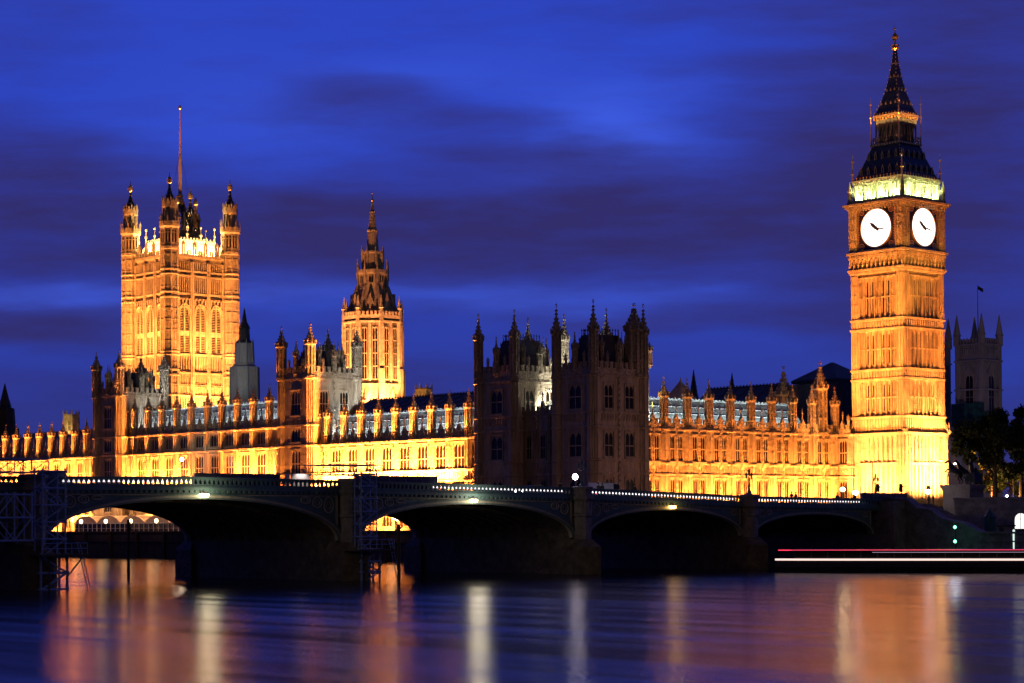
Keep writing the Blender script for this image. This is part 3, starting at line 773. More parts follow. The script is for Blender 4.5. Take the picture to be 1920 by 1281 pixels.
for pp, zz in ((pn, 22.6), (pc, 26.5)):
    for a_, b_ in zip(pp, pp[1:]):
        for q in (.28, .72): x = a_ + (b_ - a_)*q; spot((x, 244.75, zz), (x, 246.2, zz + 2.2), 30, col=(.85, .92, 1), ang=60, rad=.1)
for a_, b_ in zip(np_, np_[1:]):
    if b_ < 309: y = (a_ + b_)/2; spot((-258.75, y, 23.8), (-260.4, y, 26), 45, col=(.8, .95, 1), ang=70, rad=.1)
def pavilion(par, x0, x1, y0, y1, zt, rows, strings, nw=2, ew=1, pin=(.95, 7.4, 12.2), par_h=2.0, roofz=None, midpin=True, lows=5):
    facade(par, (x0, y0, 0), 0, [0, x1 - x0], lows, zt, rows, strings, 1.0, [(0, 3.0)] if ew == 1 else [(-2, 1.9), (2, 1.9)], [(rows[0][0] - 2.2, rows[0][0] - .6)], None, par_h)
    facade(par, (x1, 0, 0), PI/2, [y0, y1], lows, zt, rows, strings, 1.0, [(-2.4, 2.1), (2.4, 2.1)], [(rows[0][0] - 2.2, rows[0][0] - .6)], None, par_h)
    body(par, x0, x1 - .5, y0 + .5, y1, lows, zt - .1)
    p = MB(); p.M = Matrix.Translation((0, y1, 0)) @ Matrix.Scale(-1, 4, (0, 1, 0)); parapet(p, x0, x1, zt, par_h); p.M = Matrix.Translation((x0, 0, 0)) @ Matrix.Rotation(PI/2, 4, 'Z'); parapet(p, y0, y1, zt, par_h); p.M = None
    obj('parapet', p, STONE2, par)
    for x in (x0, x1):
        for y in (y0, y1): pinnacle(par, (x, y, zt), *pin, name='corner_turret')
    xm, ym = (x0 + x1)/2, (y0 + y1)/2
    if midpin:
        for (x, y) in ((xm, y0), (x1, ym), (xm, y1), (x0, ym)): pinnacle(par, (x, y, zt + .6), .5, 3.6, 6.6, name='slim_pinnacle')
        for (x, y) in ((xm + 2.2, y0), (xm - 2.2, y0), (x1, ym - 2.6), (x1, ym + 2.6)): pinnacle(par, (x, y, zt + 1.3), .2, 1.3, 2.6, name='slim_pinnacle')
    for q in (.3, .7):
        for (x, y) in ((x0 + (x1-x0)*q, y0 + 1.6), (x1 - 1.6, y0 + (y1-y0)*q), (x0 + (x1-x0)*q, y1 - 1.6)): pinnacle(par, (x, y, zt + 1.0), .34, 3.6, 6.4, name='slim_pinnacle')
    rz_ = roofz or zt + 7
    b = MB(); hx, hy = (x1 - x0)/2 - 1.1, (y1 - y0)/2 - 1.1
    def frus(z0, ax, ay, z1, bx, by):
        b.add([(xm-ax, ym-ay, z0), (xm+ax, ym-ay, z0), (xm+ax, ym+ay, z0), (xm-ax, ym+ay, z0), (xm-bx, ym-by, z1), (xm+bx, ym-by, z1), (xm+bx, ym+by, z1), (xm-bx, ym+by, z1)],
              [(0,3,2,1), (4,5,6,7), (0,1,5,4), (1,2,6,5), (2,3,7,6), (3,0,4,7)])
    frus(zt, hx, hy, rz_, hx*.55, hy*.55)
    for i in range(9):
        q = -1 + 2*i/8
        for (x, y) in ((xm + hx*.53*q, ym - hy*.53), (xm + hx*.53, ym + hy*.53*q), (xm - hx*.53, ym + hy*.53*q)): b.prism(x, y, [(rz_ - .05, .08), (rz_ + .7, .05), (rz_ + .75, .14), (rz_ + 1.1, .02)], 4)
    for (x, y) in ((hx, hy), (-hx, hy), (hx, -hy), (-hx, -hy)):
        for k in range(8): q = k/8; b.prism(xm + x*(1 - .45*q), ym + y*(1 - .45*q), [(zt + (rz_-zt)*q, .14), (zt + (rz_-zt)*q + .6, .03)], 4)
    obj('roof', b, LEAD, par)
ROWT = [(27.4, 32.0, 3, (.45,)), (22.3, 24.9, 3, ()), (16.2, 20.7, 3, (.42,)), (9.4, 13.2, 3, (.5,))]
STT = (34.3, 25.4, 21.5, 16.0, 14.1)
ct = bldg('river_tower', 'pale grey square tower with four turrets rising between the centre and right river wing', -330.5, 248)
pavilion(ct, -335.2, -325.9, 241.8, 253, 34.5, ROWT, STT, pin=(.95, 6.2, 10.4), roofz=40)
st_ = bldg('river_tower', 'grey square tower with four turrets in front of the great floodlit tower, far left', -402, 248)
pavilion(st_, -403.3, -394.0, 241.8, 253, 34.0, ROWT, STT, pin=(.95, 6.2, 10.2), roofz=39.5)
for x1_, e in ((-325.9, .6), (-394.0, .3)):
    dx = (0, 4.5)[x1_ < -350]
    spot((x1_ + 7, 249, 23.8 + dx), (x1_, 248.6, 27.5), 1500*e, col=(1, .93, .78), ang=115)
    spot((x1_ + 16, 252, 27.5 + dx), (x1_, 249, 38), 2600*e, col=(1, .86, .66), ang=60)
    for x in (x1_, x1_ - 9.3):
        for (z, w) in ((35, 200), (26, 60), (22, 60), (14.4, 150)): spot((x - .3, 239.9, z), (x, 241.9, z + 3.6), w*.6, ang=40, rad=.12)
# ---- dark north east pavilion (two towers and the piece between)
ROWN = [(25.2, 29.2, 2, (.5,)), (17.3, 21.4, 2, (.45,)), (10.4, 13.8, 2, ())]
STN = (30.6, 24.6, 22.2, 16.8, 14.6)
ne = bldg('corner_pavilion', 'unlit dark corner block nearest the bridge with two turreted roofs in silhouette', -264.5, 248)
pavilion(ne, -257.9, -249.1, 242.0, 253.6, 30.8, ROWN, STN, ew=1, roofz=37.6, pin=(.80, 7.0, 12.3))
pavilion(ne, -277.6, -268.3, 242.0, 253.6, 31.3, ROWN, STN, ew=1, roofz=38.0, pin=(.80, 6.8, 11.6))
facade(ne, (-268.3, 243.6, 0), 0, [0, 3.47, 6.93, 10.4], 5, 24.7, [(17.3, 21.4, 2, (.45,)), (10.4, 13.8, 2, ())], (24.4, 22.2, 16.8, 14.6), .5, [(0, 1.4)], [(14.7, 16.4)], None, 1.4)
body(ne, -268.3, -257.9, 244.1, 254, 5, 24.6); gable_roof(ne, -268.3, -257.9, 247, 256, 24.7, 28.4)
pinnacle(ne, (-250.1, 252.4, 30.8), 1.45, 7.6, 12.4, name='stair_turret')
spot((-263, 250.5, 25.2), (-268.4, 249.5, 27.5), 1100, col=(1, .85, .5), ang=110); spot((-262, 251, 26), (-268.4, 249, 36), 700, col=(1, .86, .62), ang=60)
strip((-264, 246.4, 25.3), (-264, 248.8, 26.8), 9, 900, (1, 0, 0), col=(1, .97, .8), width=.3)
LM[0] = 1.0
spot((-224, 266, 9.6), (-249, 250, 20), 3600, col=(1, .36, .16), ang=60, name='pavilion_fill'); spot((-225, 226, 12.5), (-262, 242, 18), 1700, col=(1, .42, .28), ang=90, name='pavilion_fill')  # added warm fill on the pavilion faces, no lamp stands here
LM[0] = 4.4
# small lit tower behind the pavilion
tt = bldg('stair_tower', 'slender yellow lit square turret peeping out behind the dark pavilion', -262, 265)
b = MB(); b.box(-264.4, -260.6, 263, 266.6, 22, 33.4); obj('shaft', b, STONE, tt)
p = MB(); p.box(-264.7, -260.3, 262.7, 266.9, 33.4, 33.8)
for i in range(5): p.box(-260.7, -260.3, 262.7 + i*.9, 263.2 + i*.9, 33.8, 35.3); p.box(-264.6 + i*.9, -264.1 + i*.9, 262.7, 263.1, 33.8, 35.3)
p.box(-260.6, -260.4, 264, 265.4, 25, 31); obj('parapet', p, STONE2, tt)
pinnacle(tt, (-260.5, 266.7, 33.8), .5, 2.6, 4.4); window(tt, (-260.58, 264.1, 26.5), PI/2, 1.3, 4, 2)
spot((-256.5, 263.8, 26.5), (-260.6, 264.8, 30), 420, col=(1, .55, .13), ang=100)
# ---- inner ranges
ir = bldg('inner_range', 'dark low inner range seen above the river wing roof, below the octagonal tower', -316, 275)
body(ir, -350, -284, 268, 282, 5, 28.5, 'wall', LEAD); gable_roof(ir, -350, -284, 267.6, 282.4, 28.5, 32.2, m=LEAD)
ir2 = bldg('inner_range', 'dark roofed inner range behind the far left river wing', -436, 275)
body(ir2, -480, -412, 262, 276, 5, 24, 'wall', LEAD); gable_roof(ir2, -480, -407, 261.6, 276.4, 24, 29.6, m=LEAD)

# ---- great square tower
LM[0] = 3.3
VX, VY = -494.7, 323.0
vt = thing('great_square_tower', 'huge square floodlit tower with four domed corner turrets and a flagstaff', 'tower', (VX, VY, 5))
b = MB(); b.box(-9.3, 9.3, -9.3, 9.3, 5, 79.2)
wl = []
def side():
    # wall skin with three great windows
    for x in (-7.6, -2.6, 2.6, 7.6):
        b.box(x - .55, x + .55, -9.95, -9.3, 5, 77.5); b.box(x - .15, x + .15, -10.15, -9.953, 5, 77.5)
    for (z0, z1, n, w_) in ((69.2, 73.3, 24, .2), (75.3, 77.6, 24, .2), (48.4, 51.9, 18, .22), (36, 40.6, 18, .22), (58.0, 58.001, 2, .1)):
        for i in range(n):
            x = -7 + 14*i/(n - 1); b.box(x - w_/2, x + w_/2, -9.8, -9.3, z0, z1)
    for x in (-7.1, -6.6, -3.3, -1.9, 1.9, 3.3, 6.6, 7.1):
        b.box(x - .07, x + .07, -9.75, -9.3, 53, 67.4)
    for i in range(27):
        x = -6.9 + 13.8*i/26; b.box(x - .06, x + .06, -9.62, -9.3, 41.6, 47.4)
    for z in (35.2, 41.4, 47.6, 52.6, 67.6, 69.0, 73.8, 75.1, 78.8):
        b.box(-8.2, 8.2, -9.85, -9.3, z - .16, z + .16); b.box(-8.2, 8.2, -9.6, -9.3, z - .4, z - .163)
    for c in (-5.1, 0, 5.1):
        # arch heads over the great windows
        for (a, w2, yy) in ((1.75, .35, -10.0), (1.35, .3, -9.8)):
            n = 7; pts_o = []; pts_i = []
            for i in range(n + 1):
                t_ = i/n; 
                pts_o.append((-(a + w2)*math.cos(t_*PI/2)**.9, 63.0 + (3.0 + w2)*math.sin(t_*PI/2))); pts_i.append((-a*math.cos(t_*PI/2)**.9, 63.0 + 3.0*math.sin(t_*PI/2)))
            for sgn in (1, -1):
                for i in range(n):
                    q = [pts_o[i], pts_o[i+1], pts_i[i+1], pts_i[i]]; b.poly([(c + sgn*x, z) for x, z in q], yy, -9.3)
        b.box(c - 1.95, c - 1.6, -9.9, -9.3, 53.2, 63); b.box(c + 1.6, c + 1.95, -9.9, -9.3, 53.2, 63)
        b.box(c - 1.6, c + 1.6, -9.7, -9.3, 57.6, 58.9)
        for x in (-.1,): b.box(c + x - .1, c + x + .3, -9.75, -9.3, 53.2, 66)
        for k in range(4): b.box(c - 2 + k*1.1, c - 1.6 + k*1.1, -10.1, -9.3, 66.9 - abs(k - 1.5)*.8, 67.4)
        for i in range(5): b.ring(c - 1.6 + i*.8, 44.1, .28, .28, .12, -9.75, -9.3, 8)
        n = 6
        for sgn in (1, -1):
            for i in range(n):
                t0, t1 = i/n, (i + 1)/n; f = lambda t_, r_: (c + sgn*-r_*math.cos(t_*PI/2), 30 + (r_ + 1.2)*math.sin(t_*PI/2)*1.1 + 4)
                b.poly([f(t0, 2.0), f(t1, 2.0), f(t1, 1.6), f(t0, 1.6)], -9.9, -9.3)
    # battlement: pierced merlons
    for i in range(9):
        x = -7.2 + i*1.8; hh = 82.2 if i % 2 else 80.4
        b.box(x - .55, x - .2, -9.9, -9.5, 79.2, hh); b.box(x + .2, x + .55, -9.9, -9.5, 79.2, hh); b.box(x - .55, x + .55, -9.9, -9.5, hh, hh + .35)
        if i % 2: b.poly([(x - .6, hh + .35), (x + .6, hh + .35), (x, hh + 1.1)], -9.9, -9.5)
    b.box(-8, 8, -9.95, -9.45, 78.8, 79.5)
four(b, side)
obj('shaft', b, STONE, vt, (0, 0, -5))
for k in range(4):
    M = Matrix.Rotation(k*PI/2, 4, 'Z')
    for c in (-5.1, 0, 5.1):
        v = M @ Vector((c - 1.55, -9.62, 0)); window(vt, (v.x, v.y, 53.3 - 5), k*PI/2, 3.1, 12.2, 2, (.42,), arch=True, louvre=True)
    if k < 2:
        for (z0, h) in ((69.6, 3.0), (48.8, 2.4)):
            if ('vslit', h) not in _wc:
                g = MB(); g.box(-.21, .21, -.06, .08, 0, h); gm = g.mesh('slit'); fix_normals(gm); gm.materials.append(GLASS); _wc[('vslit', h)] = gm
            for i in range(18):
                if i % 6 == 5: continue
                v = M @ Vector((-7 + 14*(i + .5)/17.5, -9.36, 0)); obj('slit_window', _wc[('vslit', h)], None, vt, (v.x, v.y, z0 - 5), k*PI/2)
# four octagonal corner turrets
def vturret():
    b = MB()
    b.prism(0, 0, [(5, 2.35), (86.4, 2.35)], 8)
    for k in range(8):
        a = PI/8 + k*PI/4; x, y = 2.35*math.cos(a), 2.35*math.sin(a)
        b.box(x - .16, x + .16, y - .16, y + .16, 5, 86.4)
        a = k*PI/4; ca, sa = math.cos(a), math.sin(a)
        b.M = Matrix.Rotation(a, 4, 'Z')
        zz = 36.0
        while zz < 84: 
            b.box(2.14, 2.32, -.08, .08, zz, zz + 2.2); b.box(2.14, 2.30, -.75, .75, zz + 2.3, zz + 2.5); zz += 2.9
        b.prism(2.7, 0, [(86.9, .2), (88.9, .14), (89.1, .22), (89.3, .12), (90.2, .02)], 4)
        b.box(2.52, 2.66, -.9, .9, 87.2, 87.9)
        b.M = None
    for z in (35.2, 41.4, 46.8, 48.2, 52.2, 53.0, 67.6, 69.0, 73.8, 75.1, 80.6, 81.0): b.prism(0, 0, [(z - .35, 2.4), (z - .15, 2.62), (z + .15, 2.62), (z + .25, 2.4)], 8)
    b.prism(0, 0, [(86.0, 2.4), (86.5, 2.85), (87.2, 2.85), (87.25, 2.3)], 8)
    b.prism(0, 0, [(87.0, 1.25), (92.0, 1.25)], 8)
    for k in range(8):
        a = PI/8 + k*PI/4; x, y = 1.72*math.cos(a), 1.72*math.sin(a); b.box(x - .2, x + .2, y - .2, y + .2, 87, 92)
        b.prism(x*1.12, y*1.12, [(92.2, .2), (94.2, .16), (94.8, .02)], 4)
        a = k*PI/4; b.M = Matrix.Rotation(a, 4, 'Z'); b.poly([(-.65, 92.4), (.65, 92.4), (0, 94.2)], -1.95, -1.75); b.M = None
    b.prism(0, 0, [(91.2, 1.5), (91.8, 2.05), (92.4, 2.05), (92.5, 1.85), (93.2, 1.8)], 8)
    m = b.mesh('corner_turret'); fix_normals(m); m.materials.append(STONE)
    c = MB(); c.prism(0, 0, [(93.1, 1.75), (93.8, 1.55), (94.8, 1.05), (95.8, .6), (97.0, .34), (98.2, .24)], 8)
    g = c; c.k = 1
    g.prism(0, 0, [(98.0, .25), (98.3, .62), (98.9, .72), (99.3, .72), (99.5, .4), (99.7, .62), (99.9, .2), (100.8, .05), (100.9, .15), (101.1, .03)], 8)
    pr = [(93.3, 1.75), (93.8, 1.6), (94.8, 1.1), (95.8, .65), (97.0, .38)]
    for (z, r_) in pr:
        for k in range(8): a = PI/8 + k*PI/4; g.prism(r_*math.cos(a), r_*math.sin(a), [(z, .07), (z + .2, .12), (z + .35, .03)], 4)
    gm = c.mesh('turret_cap'); fix_normals(gm); gm.materials.append(IRON); gm.materials.append(GOLD)
    w_ = MB()
    for k in range(8):
        w_.M = Matrix.Rotation(k*PI/4, 4, 'Z')
        for q in (-.42, .42): w_.box(2.1, 2.2, q - .2, q + .2, 82.2, 85.4)
    w_.M = None
    wm = w_.mesh('turret_window'); fix_normals(wm); wm.materials.append(GLASS)
    return m, gm, wm
vm_ = vturret()
for sx in (-1, 1):
    for sy in (-1, 1):
        o = obj('corner_turret', vm_[0], None, vt, (sx*9.75, sy*9.75, -5)); obj('turret_cap', vm_[1], None, o); obj('turret_window', vm_[2], None, o)
# roof house, iron pyramid, flagstaff
b = MB(); b.box(-6.6, 6.6, -6.6, 6.6, 79.2, 83.4)
def side():
    for i in range(13): x = -6.3 + 12.6*i/12; b.box(x - .14, x + .14, -6.85, -6.6, 79.5, 83.4); b.box(x - .2, x + .2, -6.9, -6.6, 84.0, 84.6)
    b.box(-6.9, 6.9, -6.95, -6.4, 83.4, 84.0)
    for x in (-6.6, -2.2, 2.2, 6.6): b.prism(x, -6.8, [(84, .25), (85.2, .2), (85.3, .42), (85.8, .3), (86.0, .12), (87.2, .05), (87.3, .3), (87.7, .3), (87.9, .04)], 6)
four(b, side)
obj('roof_house', b, STONE2, vt, (0, 0, -5))
b = MB(); b.sq(0, 0, [(84.0, 5.2), (86, 4.2), (87.0, 3.9)])
def side():
    for x in (-3.4, -1.2, 1.2, 3.4): b.beam((x, -3.7, 86.5), (x*.2, -.4, 95.0), .28); b.prism(x, -3.9, [(86.8, .3), (89, .22), (90.2, .5), (90.8, .3), (92, .06)], 6)
    for z, r_ in ((88.6, 3.0), (90.8, 2.1), (93, 1.2)): b.box(-r_, r_, -r_ - .12, -r_ + .1, z, z + .25)
    b.beam((-3.4, -3.6, 87), (1.2, -1.4, 92.5), .18); b.beam((3.4, -3.6, 87), (-1.2, -1.4, 92.5), .18)
four(b, side)
obj('iron_roof', b, IRON, vt, (0, 0, -5))
for sx, sy in ((1, 1), (-1, 1), (1, -1)):
    g = MB(); g.prism(0, 0, [(88, .7), (91, .55), (91.5, .9), (92.0, .5), (94.0, .4), (94.4, .75), (95.2, .6), (96.4, .1)], 8); obj('gilt_turret', g, GOLD, vt, (sx*3.0, sy*3.0, -5))
b = MB(); b.prism(0, 0, [(94, .55), (96.5, .52), (108, .36), (108.1, .3), (121, .16)], 10); fs = obj('flagstaff', b, mat('flagstaff_paint', (.35, .16, .12), .5, var=.1), vt, (0, 0, -5))
g = MB(); g.prism(0, 0, [(94.4, .9), (95, 1.1), (96, 1.0), (96.4, .6), (97, .9), (97.4, .5)], 8); g.prism(0, 0, [(120.6, .2), (120.9, .5), (121.4, .5), (121.8, .2)], 8); obj('gilt_ball', g, GOLD, fs)
g = MB()
for a in range(8): g.beam((5*math.cos(a*PI/4), 5*math.sin(a*PI/4), 85), (.3*math.cos(a*PI/4), .3*math.sin(a*PI/4), 108), .035, 3)
obj('stay_wires', g, IRON, vt, (0, 0, -5))
VC = (1, .315, .065)
for x in (-6, 0, 6):
    spot((VX + x, VY - 19, 31), (VX + x*.8, VY - 10, 46), 34000, col=VC, ang=70)
    spot((VX + 17, VY + x, 31), (VX + 10, VY + x*.8, 44), 30000, col=VC, ang=75)
    spot((VX + x, VY - 30, 30), (VX + x*.5, VY - 10, 70), 65000, col=VC, ang=38)
    spot((VX + 28, VY + x, 30), (VX + 10, VY + x*.5, 70), 80000, col=VC, ang=40)
    for c in (-5.1, 0, 5.1)[:1]: pass
for c in (-5.1, 0, 5.1):
    spot((VX + 11.3, VY + c, 53.6), (VX + 9.8, VY + c, 62), 1000, col=VC, ang=60, rad=.15)
    spot((VX + c, VY - 11.3, 53.6), (VX + c, VY - 9.8, 62), 700, col=VC, ang=60, rad=.15)
spot((VX + 13, VY - .5, 47), (VX + 9.8, VY - .5, 53), 2500, col=VC, ang=80)
for k in range(4):
    M = Matrix.Rotation(k*PI/2, 4, 'Z')
    for x in (-5, 0, 5):
        v = M @ Vector((x, -8.9, 0)); q = M @ Vector((x, -6.6, 0)); spot((VX + v.x, VY + v.y, 79.5), (VX + q.x, VY + q.y, 82.5), 6500, col=(1, .62, .22), ang=130, rad=.15)
    v = M @ Vector((-7.0, -7.0, 0)); q = M @ Vector((-9.5, -9.5, 0)); spot((VX + v.x, VY + v.y, 79.6), (VX + q.x, VY + q.y, 87), 3600, col=(1, .5, .12), ang=80, rad=.15)
    q = M @ Vector((-9.75, -9.75, 0)); v = M @ Vector((-7.3, -12.2, 0))
    spot((VX + q.x*.88, VY + q.y*.88, 87.6), (VX + q.x, VY + q.y, 93), 240, col=(1, .5, .12), ang=90, rad=.1)
spot((VX + 5.5, VY - 5.5, 84.6), (VX, VY, 95), 1500, col=(1, .55, .2), ang=70)

# ---- octagonal central tower with spire
LM[0] = 6.0
CX, CY = -409.2, 322.6
c_ = thing('octagonal_spire_tower', 'floodlit octagonal tower with tall windows and a slender stone spire', 'tower', (CX, CY, 30))
b = MB(); b.prism(0, 0, [(28, 7.7), (36, 7.5), (56.4, 6.75)], 8)
for k in range(8):
    b.M = Matrix.Rotation(PI/8 + k*PI/4, 4, 'Z')
    b.box(6.5, 8.0, -.7, .7, 28, 44); b.box(6.4, 7.7, -.6, .6, 44, 54); b.prism(7.3, 0, [(54, .65), (58.5, .5), (58.7, .75), (59, .5), (61.8, .04)], 4)
    b.box(3.2, 3.95, -.3, .3, 57.5, 68); b.prism(3.9, 0, [(66, .3), (69, .24), (71.2, .03)], 4); b.beam((6.6, 0, 57.2), (3.9, 0, 64.5), .5)
    b.box(2.2, 2.8, -.25, .25, 68.5, 72.6); b.prism(2.75, 0, [(70, .25), (72.8, .2), (74.4, .03)], 4)
    b.M = Matrix.Rotation(k*PI/4, 4, 'Z')
    for z in (36.2, 40.2, 55.4): b.box(6.2, 7.25, -2.9, 2.9, z - .2, z + .2)
    for y in (-2.45, -.15, .15, 2.45): b.box(6.3, 6.95, y - .13, y + .13, 40.4, 55.2)
    for y in (-2.9, 2.9): b.box(6.3, 7.0, y - .4, y + .4, 28, 56)
    b.M = b.M @ Matrix.Rotation(PI/2, 4, 'Z')
    b.poly([(-1.2, 30), (1.2, 30), (1.2, 35.5), (0, 39.2), (-1.2, 35.5)], -7.6, -6.4); b.poly([(-.6, 39.6), (.6, 39.6), (0, 40.6)], -7.2, -6.9)
    for i in range(6): x = -2.5 + i; b.box(x - .3, x + .3, -7.15, -6.6, 57, 57.9)
    b.box(-2.9, 2.9, -7.1, -6.5, 56.2, 57.0)
    b.poly([(-.9, 57.2), (.9, 57.2), (.9, 60), (0, 62.6), (-.9, 60)], -5.5, -3.4)
    b.M = None
b.prism(0, 0, [(56.4, 6.7), (57, 5.9), (60.5, 4.7), (63.6, 3.75), (68, 3.5)], 8)
b.prism(0, 0, [(67.2, 3.7), (67.6, 4.0), (68.4, 4.0), (68.5, 3.0)], 8); b.prism(0, 0, [(68.4, 2.5), (72.4, 2.4), (72.6, 2.75), (73.0, 2.75), (73.1, 1.6)], 8)
b.prism(0, 0, [(62.4, 2.9), (68.4, 2.9)], 8)
obj('body', b, STONE, c_, (0, 0, -30))
b = MB(); b.prism(0, 0, [(73, 1.62), (77.9, 1.18), (78.0, 1.42), (78.3, 1.42), (78.4, 1.12), (82.6, .58), (82.65, .72), (82.8, .72), (82.85, .52), (85.4, .22)], 8)
sp_ = obj('spire', b, STONE, c_, (0, 0, -30))
g = MB(); g.prism(0, 0, [(85.3, .2), (85.5, .45), (85.8, .45), (86, .12), (87.2, .06), (87.3, .2), (87.5, .05)], 6); obj('finial', g, GOLD, sp_)
for k in range(8):
    M = Matrix.Rotation(k*PI/4, 4, 'Z')
    for y in (-1.3, 1.3):
        v = M @ Vector((y - .65, -6.98, 0)); window(c_, (v.x, v.y, 41.4 - 30), k*PI/4, 1.3, 12.6, 2, (.25, .5, .75))
    v = M @ Vector((-.6, -3.52, 0)); window(c_, (v.x, v.y, 63.2 - 30), k*PI/4, 1.2, 3.9, 2, (.5,))
for x, w in ((-2.2, 9000), (2.2, 14000)):
    spot((CX + x, CY - 15, 30.5), (CX + x*.7, CY - 7, 41), w*1.5, col=(1, .36, .10), ang=70)
    spot((CX + x - 1, CY - 22, 30), (CX + x*.3, CY - 7, 48), w*.75, col=(1, .33, .07), ang=38)
spot((CX + 13, CY - 5, 30.5), (CX + 6, CY - 4, 41), 26000, col=(1, .36, .10), ang=70)
spot((CX + 15, CY + 3, 30), (CX + 6, CY, 48), 10000, col=(1, .33, .07), ang=48)
spot((CX + 24, CY - 24, 30), (CX, CY, 64), 15000, col=(1, .33, .12), ang=30)

# ---- smaller towers and ventilators on the skyline
LM[0] = 2.2
def oct_tower(name, label, x, y, prof, m, capprof=None, mcap=None, windows=None, z0=20):
    t_ = thing(name, label, 'tower', (x, y, z0))
    b = MB(); b.prism(0, 0, [(z - z0, r_) for z, r_ in prof], 8)
    for k in range(8):
        a = PI/8 + k*PI/4
        for (za, ra), (zb, rb) in zip(prof, prof[1:]):
            if zb - za > 2: b.beam((ra*math.cos(a), ra*math.sin(a), za - z0), (rb*math.cos(a), rb*math.sin(a), zb - z0), .3)
        za, ra = prof[-1]; b.prism(ra*math.cos(a), ra*math.sin(a), [(za - z0, .2), (za - z0 + 1.2, .03)], 4)
    obj('shaft', b, m, t_)
    if capprof:
        b = MB(); b.prism(0, 0, [(z - z0, r_) for z, r_ in capprof], 8); obj('cap', b, mcap or LEAD, t_)
    if windows:
        za, zb, r_, ww = windows
        for k in range(8):
            M = Matrix.Rotation(k*PI/4, 4, 'Z'); v = M @ Vector((-ww/2, -r_*math.cos(PI/8) - .12, 0)); window(t_, (v.x, v.y, za - z0), k*PI/4, ww, zb - za, 2, (.5,))
    return t_
oct_tower('lantern_tower', 'dark grey octagonal lantern tower just right of the great square tower', -463.3, 322.3,
          [(20, 4.0), (41, 3.9), (48.0, 3.8), (48.4, 2.9), (49.2, 2.5), (54.2, 2.3)], PORT, [(54.2, 2.4), (55.2, 1.5), (58.0, 1.35), (58.2, 1.6), (60, .7), (63.5, .1)], LEAD, (42.5, 47, 3.8, 1.8))
spot((-444, 296, 38), (-463.3, 322.3, 49), 5200, col=(.85, .95, 1), ang=44, blend=1, rad=.6)
o = oct_tower('ventilation_turret', 'stubby glowing octagonal stone vent above the dark roof at far left', -458.5, 267.8, [(22, 2.2), (28.6, 2.2), (29.0, 1.9), (33.2, 1.8), (33.3, 2.0), (33.7, 1.9)], STONE, None, None, (29.6, 32.2, 1.9, .7))
spot((-456, 262.5, 27.5), (-458.5, 267, 32), 1500, col=(1, .62, .18), ang=70); spot((-453, 268, 28), (-457.5, 268, 32), 600, col=(1, .62, .18), ang=70)
o = oct_tower('ventilation_turret', 'squat orange stone vent standing alone above the right river wing', -401.0, 331.8, [(28, 2.0), (35.4, 2.0), (36.0, 2.1), (38.6, 2.1), (39.3, 2.3), (39.6, 2.1)], STONE, None, None, None)
spot((-397, 325, 32), (-401, 331, 37), 1600, col=(1, .45, .1), ang=70)
oct_tower('distant_spire', 'dark distant spire cut by the left edge of the picture', -578, 315, [(10, 4.5), (36, 4), (36.5, 3), (42, 2.6), (42.5, 1.5)], LEAD, [(42.5, 2.0), (45, 1.2), (49.5, .1)], LEAD, None, 10)
# hall behind the north range: dark roofs, spirelets, broad pyramid roof
hb = bldg('great_hall', 'long dark slate roof on the skyline behind the north range pinnacles', -292, 335)
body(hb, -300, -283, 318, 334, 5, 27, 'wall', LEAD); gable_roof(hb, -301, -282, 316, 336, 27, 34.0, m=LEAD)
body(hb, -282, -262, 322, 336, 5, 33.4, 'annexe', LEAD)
pt = bldg('pyramid_roofed_tower', 'grey block with a broad low pyramid roof left of the clock tower', -280.5, 340)
body(pt, -284.2, -276.6, 336.5, 344.5, 5, 34.9, 'wall', PORT)
for y in (338.5, 342): window(pt, (-276.55, y, 29.5), PI/2, 1.3, 3.6, 2)
for x in (-283, -279.6): window(pt, (x, 336.45, 29.5), 0, 1.3, 3.6, 2)
b = MB(); xx, yy = -280.4, 340.5
b.sq(xx, yy, [(34.6, 5.9), (35.2, 6.0), (35.5, 5.6), (39.0, .25)]); obj('roof', b, LEAD, pt)
gt = bldg('gabled_turret', 'slim orange lit turret with a steep spirelet before the pyramid roof', -279, 324)
pinnacle(gt, (-278.0, 322.5, 24), 1.5, 7.5, 13.6, name='turret')
spot((-272, 318, 25.5), (-278, 322, 33), 500, col=(1, .4, .1), ang=50)
vp = bldg('pyramid_vent', 'small orange lit pyramid roof rising behind the second pinnacle of the north range', -292, 311)
body(vp, -294.2, -290.8, 306.5, 310, 22, 30.6, 'wall', STONE); b = MB(); b.sq(-292.5, 308.2, [(30.4, 2.4), (31, 2.2), (34.4, .2), (35.2, .05)]); obj('roof', b, STONE2, vp)
spot((-287, 303, 26.5), (-292, 308, 32), 900, col=(1, .42, .1), ang=60)
for (x, y, z, l) in ((-330, 352, 41, 'thin dark spirelet behind the third pinnacle of the north range'), (-322, 356, 40, 'dark spirelet between the fourth and fifth north range pinnacles'), (-318, 352, 36, 'shortest dark spirelet behind the fourth north range pinnacle')):
    s_ = bldg('spirelet', l, x, y, 'spire'); b = MB(); b.prism(x, y, [(5, 1.5), (z - 8, 1.5), (z - 7.8, 1.7), (z - 6, 1.0), (z, .05)], 8)
    for k in range(5): b.prism(x, y, [(z - 6 + k, 1.0 - k*.17), (z - 5.9 + k, 1.15 - k*.17), (z - 5.7 + k, .9 - k*.17)], 4)
    obj('shaft', b, LEAD, s_)
